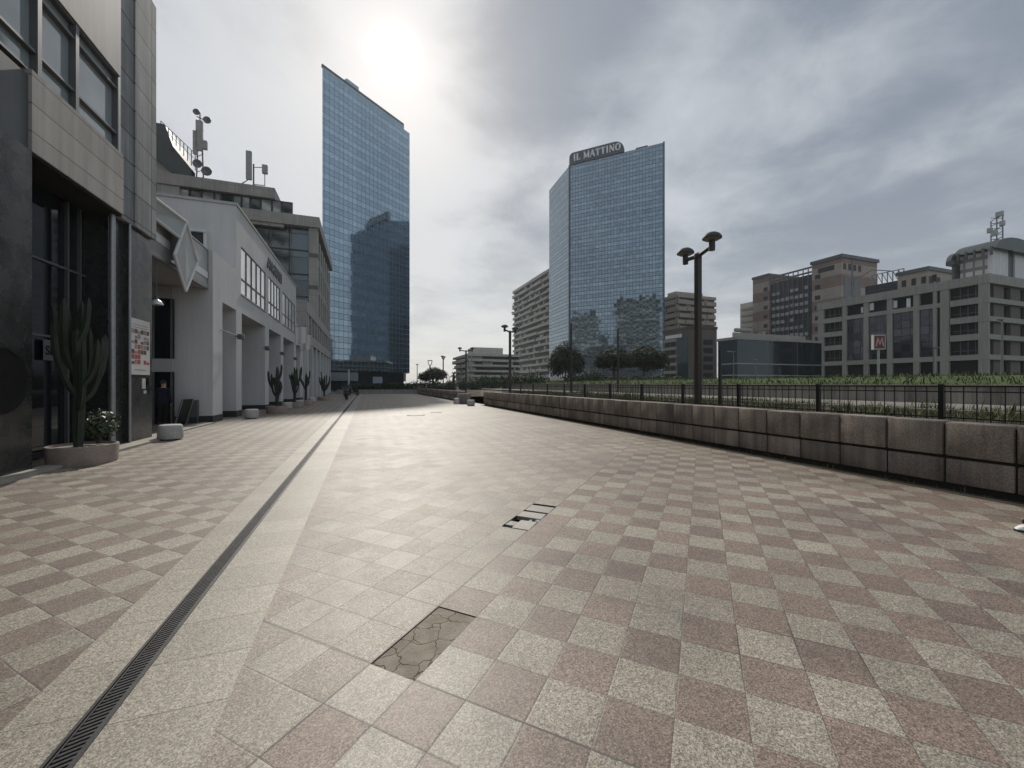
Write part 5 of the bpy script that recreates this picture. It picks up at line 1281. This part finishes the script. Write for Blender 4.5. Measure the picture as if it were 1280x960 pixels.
# leaning board and rack by the entrance
x, y = XY(217, 15.0); rt = thing('leaning_board', 'dark board with pale edge leaning near the entrance', 'board', (x, y, 0))
mb = MB(); d1 = Vector((C_, -S_, 0)); b0 = Vector((x, y, 0)); tp = Vector((.3 * C_, -.3 * S_, .98)); w_ = Vector((S_, C_, 0)) * .5
dn = Vector((C_, -S_, -.3)) * .03
mb.shared([b0, b0 + w_, b0 + w_ + tp, b0 + tp, b0 + dn, b0 + w_ + dn, b0 + w_ + tp + dn, b0 + tp + dn], [(0, 1, 2, 3), (7, 6, 5, 4), (0, 4, 5, 1), (1, 5, 6, 2), (2, 6, 7, 3), (3, 7, 4, 0)]); mb.build('panel', M['black_metal'], rt)
mb = MB(); mb.tube([b0 + dn * 1.4, b0 + tp + dn * 1.4], .02, 6).tube([b0 + w_ + dn * 1.4, b0 + w_ + tp + dn * 1.4], .02, 6); mb.build('edge', M['steel'], rt)
xa, dd = fY(234, 19.05); xb, _ = fY(247.5, 19.05); rt = thing('metal_rack', 'small dark slatted metal rack against the first pier', 'rack', (xa, 19.05, 0)); z0, z1 = .25, ZZ(500.5, dd)
mb = MB(); mb.tube([(xa, 19.1, z0), (xa, 19.1, z1), (xb, 19.1, z1), (xb, 19.1, z0), (xa, 19.1, z0)], .02, 6)
for i in range(1, 7): q = xa + (xb - xa) * i / 7; mb.box(q - .02, q + .02, 19.08, 19.12, z0, z1)
mb.build('frame', M['frame'], rt)
for q in (xa + .03, xb - .03): mb = MB(); mb.tube([(q, 19.1, 0), (q, 19.1, z0 + .02)], .018, 6); mb.build('leg', M['frame'], rt)

# ---------------------------------------------------------------- lamps, poles, signs
def double_lamp(x, y, zb, label, rz, ht=5.05, arm=.62):
    rt = thing('double_street_lamp', label, 'street lamp', (x, y, zb), 0, 'mushroom double street lamps')
    mb = MB(); mb.bbox(x - .072, x + .072, y - .072, y + .072, zb - .2, ht, .01); mb.build('pole', M['rustpole'], rt)
    ca, sa = math.cos(rz), math.sin(rz)
    mb = MB(); mb.tube([(x - ca * arm, y - sa * arm, ht + .12), (x, y, ht + .04), (x + ca * arm, y + sa * arm, ht + .12)], .055, 8)
    mb.lathe([(.1, ht - .02), (.1, ht + .1), (.04, ht + .14)], x, y, 14); mb.build('arm', M['lampdome'], rt, smooth=True)
    for s in (-1, 1):
        lx, ly = x + s * ca * arm, y + s * sa * arm
        mb = MB(); mb.lathe([(.075, ht + .0), (.08, ht + .12), (.07, ht + .30)], lx, ly, 14)
        mb.lathe([(.04, ht + .30), (.238, ht + .31), (.238, ht + .34), (.20, ht + .405), (.125, ht + .455), (.045, ht + .47)], lx, ly, 28)
        h_ = mb.build('lamp_head', M['lampdome'], rt, smooth=True)
        mb = MB(); mb.lathe([(.09, ht + .255), (.17, ht + .27), (.2, ht + .308)], lx, ly, 24); mb.build('diffuser', M['lampglass'], h_, smooth=True)
    return rt
def lamp_at(u, d, label, rz, zb=.8, **k):
    x, y = XY(u, d); double_lamp(x, y, zb, label, rz, **k)
lamp_at(872.5, 11.2, 'near double lamp with two mushroom heads and dark square pole', R(78))
lamp_at(637.5, 27.5, 'double lamp rising before the balconied apartment block', R(35))
lamp_at(582.5, 43.5, 'double lamp standing at the gap in the plaza wall', R(-15), 0, arm=.66)
lamp_at(554, 57, 'double lamp seen end on above the flat pine', R(68), .3)
x, y = XY(537.5, 67); rt = thing('fork_lamp', 'forked lamp head standing above the flat pine', 'street lamp', (x, y, .2)); zt_ = ZZ(451, 67)
mb = MB(); mb.tube([(x, y, 0), (x, y, zt_ - .8)], .1, 8); mb.build('pole', M['rustpole'], rt)
mb = MB()
for s in (-1, 1): mb.tube([(x, y, zt_ - .9), (x + s * .25 * C_, y - s * .25 * S_, zt_ - .5), (x + s * .35 * C_, y - s * .35 * S_, zt_)], .06, 6)
mb.lathe([(.42, zt_ - .02), (.44, zt_ + .04), (.3, zt_ + .1)], x, y, 20); mb.build('lamp_head', M['lampdome'], rt)
def post(u, d, v_top, zb, r, label, name='plain_pole', head=None, grp=None):
    x, y = XY(u, d); zt_ = ZZ(v_top, d); rt = thing(name, label, 'pole' if head is None else 'street lamp', (x, y, zb), 0, grp)
    mb = MB(); mb.tube([(x, y, zb - .2), (x, y, zt_)], [r * 1.2, r * .8], 10).lathe([(r * 1.9, zb - .05), (r * 1.9, zb + .12), (r * 1.3, zb + .2)], x, y, 12); mb.build('pole', M['mast'] if head else M['black_metal'], rt, smooth=True)
    if head:
        mb = MB(); hx, hy = x + head * C_, y - head * S_
        if abs(head) > .05: mb.tube([(x, y, zt_ - .06), (hx, hy, zt_)], r * .6, 8)
        mb.bbox(min(x, hx) - .22, max(x, hx) + .22, min(y, hy) - .13, max(y, hy) + .13, zt_ - .02, zt_ + .12, .04); mb.build('lamp_head', M['mast'], rt)
post(714, 30, 404, .8, .07, 'tall thin dark pole in front of the gridded tower left edge', grp='thin dark poles')
post(772.5, 34, 411, .8, .08, 'thin dark pole standing in front of the gridded tower middle', grp='thin dark poles')
post(521.5, 70, 456, .2, .07, 'slim pole with small head just right of the left tower', 'slim_lamp', .01)
post(900, 11.0, 437, .8, .045, 'short thin black pole right of the near double lamp', grp='thin dark poles')
post(1252.5, 42, 400, 1.9, .085, 'grey street lamp in front of the concrete office corner', 'grey_street_lamp', -.3, 'grey street lamps')
post(1167, 60, 435, 2.0, .07, 'thin grey lamp before the last dark office bay', 'grey_street_lamp', .7, 'grey street lamps')
post(917, 60, 440, 2.0, .07, 'thin grey lamp before the glass hall corner', 'grey_street_lamp', -.7, 'grey street lamps')
post(945, 62, 450, 2.0, .06, 'thinner grey lamp before the glass hall front', 'grey_street_lamp', .02, 'grey street lamps')
# metro sign
d_ = 36; x, y = XY(1098, d_); z0, z1 = ZZ(437, d_), ZZ(418.5, d_); rt = thing('metro_sign', 'red box sign with pale letter M on a slim grey post', 'sign', (x, y, 1.6))
fw2 = Vector((S_, C_)); rg = Vector((C_, -S_)); ang = R(14); fd = Vector((-S_ * math.cos(ang) - C_ * math.sin(ang), -C_ * math.cos(ang) + S_ * math.sin(ang))); sd = Vector((-fd.y, fd.x))
def ms(a, b, dd): p = Vector((x, y)) + sd * a + fd * dd; return (p.x, p.y, b)
mb = MB(); hw, hd = .45, .17
def ibox(mb, a0, a1, z0, z1, d0, d1, m=0):
    mb.shared([ms(a0, z0, d0), ms(a1, z0, d0), ms(a1, z0, d1), ms(a0, z0, d1), ms(a0, z1, d0), ms(a1, z1, d0), ms(a1, z1, d1), ms(a0, z1, d1)], [(0, 1, 2, 3), (7, 6, 5, 4), (0, 4, 5, 1), (1, 5, 6, 2), (2, 6, 7, 3), (3, 7, 4, 0)], m)
ibox(mb, -hw, hw, z0, z1, -hd, hd); bx_ = mb.build('sign_box', M['signgrey'], rt)
mb = MB(); ibox(mb, -hw + .07, hw - .07, z0 + .1, z1 - .1, hd, hd + .015); mb.build('sign_face', M['red'], bx_)
mb = MB(); zz0, zz1 = z0 + .28, z1 - .28
def mstroke(a0, q0, a1, q1, w):
    mb.shared([ms(a0 - w, q0, hd + .02), ms(a0 + w, q0, hd + .02), ms(a1 + w, q1, hd + .02), ms(a1 - w, q1, hd + .02)] + [ms(a0 - w, q0, hd + .05), ms(a0 + w, q0, hd + .05), ms(a1 + w, q1, hd + .05), ms(a1 - w, q1, hd + .05)], [(0, 1, 2, 3), (7, 6, 5, 4), (0, 4, 5, 1), (1, 5, 6, 2), (2, 6, 7, 3), (3, 7, 4, 0)])
for s in (-1, 1):
    mstroke(s * .27, zz0, s * .15, zz1, .05); mstroke(s * .15, zz1, 0, zz0 + .12, .042)
mb.build('letter', plain('pale_red_letter', (.46, .30, .29), .5), bx_)
mb = MB(); mb.tube([(x, y, 1.4), (x, y, z0)], .09, 10); mb.build('post', M['steel'], rt, smooth=True)
# roadside bits by the glass hall
x, y = XY(980, 60); mb = MB(); mb.bbox(x - .9, x + .9, y, y + .9, 2.0, ZZ(473.5, 60), .08)
rt = thing('orange_bin', 'small orange container on the grass before the glass hall', 'bin', (x, y, 2)); mb.build('body', M['orange'], rt)
mb = MB(); mb.bbox(x - .95, x + .95, y - .05, y + .95, ZZ(473.5, 60), ZZ(473.0, 60), .02); mb.build('lid', M['red'], rt)
x, y = XY(961, 60); rt = thing('site_barrier', 'pale reddish barrier left of the orange container', 'barrier', (x, y, 2)); mb = MB(); mb.box(x - 1.3, x + 1.3, y, y + .1, 2.1, ZZ(474, 60)); mb.build('panel', M['redwhite'], rt)
for s in (-1, 1): mb = MB(); mb.box(x + s * 1.2 - .06, x + s * 1.2 + .06, y - .3, y + .4, 1.95, 2.12); mb.build('foot', M['steel'], rt)
x, y = XY(1076, 60); rt = thing('utility_cabinet', 'pair of small pale cabinets on grass under the concrete office', 'cabinet', (x, y, 2)); mb = MB(); mb.bbox(x - .75, x - .1, y, y + .5, 1.9, ZZ(473, 60), .04); mb.bbox(x + .1, x + .7, y, y + .5, 1.9, ZZ(474, 60), .04); mb.build('cabinet_body', M['signgrey'], rt)

# ---------------------------------------------------------------- scooters
def scooter(x, y, rz, label, col):
    rt = thing('parked_scooter', label, 'scooter', (x, y, 0), rz, 'scooters parked at the far left')
    def put(mb): mb.v = [(x + a, y + b, z) for a, b, z in mb.v]; return mb
    for yy in (-.62, .62):
        mb = MB(); k = 20; vs = []
        for i in range(k):
            a_ = 6.283 * i / k
            for j in range(8):
                b_ = 6.283 * j / 8; r_ = .21 + .06 * math.cos(b_); vs.append((.06 * math.sin(b_), yy + r_ * math.cos(a_), .27 + r_ * math.sin(a_)))
        mb.shared(vs, [(i * 8 + j, i * 8 + (j + 1) % 8, ((i + 1) % k) * 8 + (j + 1) % 8, ((i + 1) % k) * 8 + j) for i in range(k) for j in range(8)])
        wh = put(mb).build('wheel', M['rubber'], rt, smooth=True)
        mb = MB(); mb.lathe([(.02, -.04), (.16, -.04), (.16, .04), (.02, .04)], 0, 0, 16); mb.v = [(c, yy + a, .27 + b) for a, b, c in mb.v]; put(mb).build('rim', M['steel'], wh)
    mb = MB(); mb.bbox(-.2, .2, -.78, -.05, .42, .76, .1).bbox(-.17, .17, -.1, .45, .28, .40, .04).bbox(-.22, .22, .36, .56, .3, 1.02, .07); put(mb).build('body', col, rt, smooth=True)
    mb = MB(); mb.bbox(-.15, .15, -.74, -.02, .76, .86, .05); put(mb).build('seat', M['rubber'], rt, smooth=True)
    mb = MB(); mb.tube([(-.34, .36, 1.08), (0, .46, 1.06), (.34, .36, 1.08)], .022, 8).tube([(0, .46, 1.06), (0, .62, .3)], .03, 8); put(mb).build('handlebar', M['mast'], rt)
    for s in (-1, 1):
        mb = MB(); mb.tube([(s * .25, .4, 1.08), (s * .33, .42, 1.24)], .01, 6).bbox(s * .33 - .06, s * .33 + .06, .4, .43, 1.21, 1.29, .012); put(mb).build('mirror', M['mast'], rt)
    mb = MB(); mb.bbox(-.2, .2, .52, .54, 1.02, 1.36, .008); put(mb).build('windscreen', M['tealglass'], rt)
    mb = MB(); mb.bbox(-.09, .09, -.81, -.77, .6, .7, .01); put(mb).build('tail_lamp', M['tail'], rt)
x, y = G(433, 499.5); scooter(x, y, R(8), 'dark scooter parked alone near the drain line far off', M['scooter'])
x, y = G(441.5, 494.2); scooter(x, y, R(60), 'dark scooter parked further back beside the pale column', M['scooter'])

# ---------------------------------------------------------------- people
def figure(name, label, base, face, joints, coat, legs, height=1.72, hat=None, shoes='sole', hair='hair'):
    """one continuous skinned body, hair and clothing as children; joints given facing +Y"""
    rt = thing(name, label, 'person', base, face)
    def grow(vs, es, rad, root, nm, mat, sub=2):
        me = bpy.data.meshes.new(nm); me.from_pydata(vs, es, []); o = bpy.data.objects.new(nm, me); C.objects.link(o)
        sk = o.modifiers.new('skin', 'SKIN'); ss = o.modifiers.new('sub', 'SUBSURF'); ss.levels = sub; ss.render_levels = sub
        for i, r_ in enumerate(rad): me.skin_vertices[0].data[i].radius = r_ if isinstance(r_, tuple) else (r_, r_); me.skin_vertices[0].data[i].use_root = i == root
        dg = bpy.context.evaluated_depsgraph_get(); m2 = bpy.data.meshes.new_from_object(o.evaluated_get(dg)); bpy.data.objects.remove(o)
        m2.materials.clear()
        for m_ in (mat if isinstance(mat, list) else [mat]): m2.materials.append(m_)
        for p in m2.polygons: p.use_smooth = True
        o2 = bpy.data.objects.new(nm, m2); C.objects.link(o2); o2.parent = rt; return o2
    J = joints
    vs = [J['pelvis'], J['waist'], J['chest'], J['neck'], J['headb'], J['headm'], J['headt']]; es = [(0, 1), (1, 2), (2, 3), (3, 4), (4, 5), (5, 6)]
    rad = [(.165, .115), (.15, .105), (.18, .12), (.058, .058), (.068, .075), (.082, .10), (.05, .06)]
    for s in ('L', 'R'):
        i = len(vs); vs += [J['hip' + s], J['knee' + s], J['ankle' + s], J['toe' + s]]; es += [(0, i), (i, i + 1), (i + 1, i + 2), (i + 2, i + 3)]; rad += [.095, .062, .042, .035]
        i = len(vs); vs += [J['sh' + s], J['elb' + s], J['wri' + s], J['hand' + s]]; es += [(2, i), (i, i + 1), (i + 1, i + 2), (i + 2, i + 3)]; rad += [.062, .046, .032, .036]
    body = grow(vs, es, rad, 0, 'body', [M['skin'], legs, coat])
    hipz = J['pelvis'][2]
    for p in body.data.polygons:
        c = p.center
        if c.z < .13: p.material_index = 1
        elif c.z < hipz - .02: p.material_index = 1
        elif c.z < J['neck'][2] - .02:
            hand = min((c - Vector(J['hand' + s])).length for s in 'LR'); p.material_index = 0 if hand < .07 else 2
        else: p.material_index = 0
    # coat shell
    wv = [J['chest'], J['waist'], J['pelvis']]; 
    grow([(a, b, z + .0) for a, b, z in (J['chest'], J['waist'], (J['pelvis'][0], J['pelvis'][1], J['pelvis'][2] - .12))], [(0, 1), (1, 2)], [(.205, .145), (.185, .135), (.20, .15)], 1, 'jacket', coat)
    hb = Vector(J['headm']); mb = MB(); vs2 = []
    for i in range(9):
        for j in range(18):
            a_, b_ = math.pi * .56 * i / 8, 6.283 * j / 18; vs2.append((hb.x + .098 * math.sin(a_) * math.cos(b_), hb.y - .018 + .116 * math.sin(a_) * math.sin(b_), hb.z + .015 + .118 * math.cos(a_)))
    mb.shared(vs2, [(i * 18 + j, i * 18 + (j + 1) % 18, (i + 1) * 18 + (j + 1) % 18, (i + 1) * 18 + j) for i in range(8) for j in range(18)])
    mb.v = [(a_ + base[0], b_ + base[1], c_ + base[2]) for a_, b_, c_ in mb.v]; mb.build('hair', M[hair], rt, smooth=True)
    # face: nose and eyes
    mb = MB(); hm = Vector(J['headm']); mb.tube([hm + Vector((0, .095, .02)), hm + Vector((0, .125, -.02)), hm + Vector((0, .1, -.03))], [.008, .016, .01], 8)
    mb.v = [(a_ + base[0], b_ + base[1], c_ + base[2]) for a_, b_, c_ in mb.v]; mb.build('nose', M['skin'], rt, smooth=True)
    mb = MB()
    for s in (-1, 1): mb.lathe([(.002, .008), (.009, .004), (.009, -.004), (.002, -.008)], hm.x + s * .034, hm.y + .096, 8); mb.v[-32:] = [(a_, b_, c_ + hm.z + .012) for a_, b_, c_ in mb.v[-32:]]
    mb.v = [(a_ + base[0], b_ + base[1], c_ + base[2]) for a_, b_, c_ in mb.v]; mb.build('eyes', M['hair'], rt)
    # hands: four fingers and a thumb each
    for s in ('L', 'R'):
        hd_, wr = Vector(J['hand' + s]), Vector(J['wri' + s]); dr_ = (hd_ - wr).normalized(); ac = dr_.cross(Vector((1, 0, 0))).normalized(); mb = MB()
        for k_, (off, ln_) in enumerate(((-.03, .066), (-.01, .078), (.01, .074), (.03, .058))):
            p0 = hd_ + ac * off; mb.tube([p0, p0 + dr_ * ln_ * .5, p0 + dr_ * ln_ + Vector((-.012 if s == 'R' else .012, 0, 0))], [.010, .009, .006], 8)
        mb.tube([wr.lerp(hd_, .4) - ac * .03, wr.lerp(hd_, .8) - ac * .055, hd_ - ac * .05 + dr_ * .03], [.012, .010, .007], 8)
        mb.v = [(a_ + base[0], b_ + base[1], c_ + base[2]) for a_, b_, c_ in mb.v]; mb.build('fingers', M['skin'], rt, smooth=True)
    for s in ('L', 'R'):
        an, to = Vector(J['ankle' + s]), Vector(J['toe' + s]); f = (to - an); f.z = 0; f.normalize(); up = Vector(J.get('up' + s, (0, 0, 1)))
        sd_ = f.cross(Vector((0, 0, 1))); z0 = J['foot' + s]; pitch = J.get('pitch' + s, 0); mb = MB()
        rows = [(-.075, .034, .085, 0), (-.03, .040, .11, 0), (.03, .042, .10, 0), (.09, .046, .075, 0), (.15, .046, .06, 0), (.19, .034, .045, 0), (.21, .012, .025, 0)]
        ring = []
        for a_, wd, hh2, _ in rows:
            for q, zq in ((-1, .022), (-1, hh2 * .6), (-.55, hh2), (.55, hh2), (1, hh2 * .6), (1, .022)):
                zz = zq + a_ * math.tan(pitch) if pitch else zq
                ring.append(Vector((an.x, an.y, z0)) + f * a_ + sd_ * wd * q + Vector((0, 0, zz)))
        k_ = len(rows); mb.shared(ring, [(i * 6 + j, i * 6 + (j + 1) % 6, (i + 1) * 6 + (j + 1) % 6, (i + 1) * 6 + j) for i in range(k_ - 1) for j in range(6)] + [tuple(range(5, -1, -1)), tuple(range((k_ - 1) * 6, k_ * 6))])
        mb.v = [(a_ + base[0], b_ + base[1], c_ + base[2]) for a_, b_, c_ in mb.v]; sh_ = mb.build('shoe', M[shoes], rt, smooth=True)
        mb = MB(); rg_ = []
        for a_, wd, hh2, _ in rows:
            for q, zq in ((-1, 0), (-1, .024), (1, .024), (1, 0)):
                rg_.append(Vector((an.x, an.y, z0)) + f * (a_ * 1.02) + sd_ * (wd + .004) * q + Vector((0, 0, zq + (a_ * math.tan(pitch) if pitch else 0))))
        mb.shared(rg_, [(i * 4 + j, i * 4 + (j + 1) % 4, (i + 1) * 4 + (j + 1) % 4, (i + 1) * 4 + j) for i in range(k_ - 1) for j in range(4)] + [(3, 2, 1, 0), tuple(range((k_ - 1) * 4, k_ * 4))])
        mb.v = [(a_ + base[0], b_ + base[1], c_ + base[2]) for a_, b_, c_ in mb.v]; mb.build('sole', M['sole'], sh_)
    return rt
stand = dict(pelvis=(0, 0, .92), waist=(0, .01, 1.08), chest=(0, .0, 1.27), neck=(0, .01, 1.43), headb=(0, .02, 1.5), headm=(0, .02, 1.57), headt=(0, .01, 1.65),
             hipL=(-.09, 0, .84), kneeL=(-.1, .02, .47), ankleL=(-.1, -.02, .09), toeL=(-.11, .1, .05), hipR=(.09, 0, .84), kneeR=(.1, .02, .47), ankleR=(.1, -.02, .09), toeR=(.12, .1, .05),
             shL=(-.19, 0, 1.37), elbL=(-.24, -.02, 1.1), wriL=(-.23, .06, .88), handL=(-.225, .08, .81), shR=(.19, 0, 1.37), elbR=(.24, -.02, 1.1), wriR=(.23, .06, .88), handR=(.225, .08, .81), footL=0.0, footR=0.0)
x, y = fY(204, 18.8)[0], 18.8
figure('person', 'person in a dark blue coat standing in the dark entrance doorway', (x, y, 0), R(-15), stand, M['coat'], M['trousers'])
# walker just leaving the frame on the right: leading sneaker shows
walk = dict(stand); walk.update(hipL=(-.09, 0, .84), kneeL=(-.1, .24, .5), ankleL=(-.1, .36, .1), toeL=(-.1, .5, .1), footL=0.0, hipR=(.09, 0, .84), kneeR=(.1, -.02, .46), ankleR=(.1, -.38, .16), toeR=(.1, -.27, .07), footR=.07, pitchR=-.35,
                          elbL=(-.25, -.14, 1.12), wriL=(-.24, -.16, .88), handL=(-.24, -.15, .81), elbR=(.24, -.16, 1.12), wriR=(.23, -.2, .9), handR=(.225, -.2, .83))
walk['kneeL'] = (-.1, .2, .5)
tx, ty = XY(1270, 4.25); dv = Vector((-C_ * .97 + S_ * .05, S_ * .97 + C_ * .05)).normalized(); ang = math.atan2(-dv.x, dv.y)
sdv = Vector((dv.y, -dv.x)); bp = Vector((tx, ty)) - dv * (.36 + .21) + sdv * .1
figure('person', 'person in black trousers and white sneakers stepping in at the right edge', (bp.x, bp.y, 0), ang, walk, M['trousers'], M['trousers'], shoes='sneaker')
# small dark lids and debris on the far paving
for (u, v, w_, lb) in ((545, 515.5, .55, 'low dark bump lying on the sunlit paving nearer the tower shadow'), (520, 519, .8, 'wider dark flat lid on the sunlit paving near the tower shadow')):
    x, y = G(u, v); mb = MB(); mb.lathe([(w_ * .5, .0), (w_ * .48, .012), (w_ * .1, .014)], x, y, 20); rt = thing('manhole_lid', lb, 'lid', (x, y, 0), 0, 'dark lids in the paving'); mb.build('cover', M['iron'], rt)
    mb = MB(); mb.lathe([(w_ * .5, .0), (w_ * .56, .001), (w_ * .56, .006), (w_ * .5, .007)], x, y, 20, cap=False); mb.build('rim', M['joint'], rt)

# ---------------------------------------------------------------- the milky air between the camera and the towers
hm = bpy.data.materials.new('haze_air'); hm.use_nodes = True; ht = hm.node_tree; ht.nodes.clear()
pv = ht.nodes.new('ShaderNodeVolumePrincipled'); ho = ht.nodes.new('ShaderNodeOutputMaterial'); ht.links.new(pv.outputs[0], ho.inputs['Volume'])
pv.inputs['Color'].default_value = (.90, .94, 1.0, 1); pv.inputs['Density'].default_value = .00025; pv.inputs['Anisotropy'].default_value = .4
MB().box(-950, 950, -950, 950, -1.2, 125).build('haze', hm, kind='stuff')
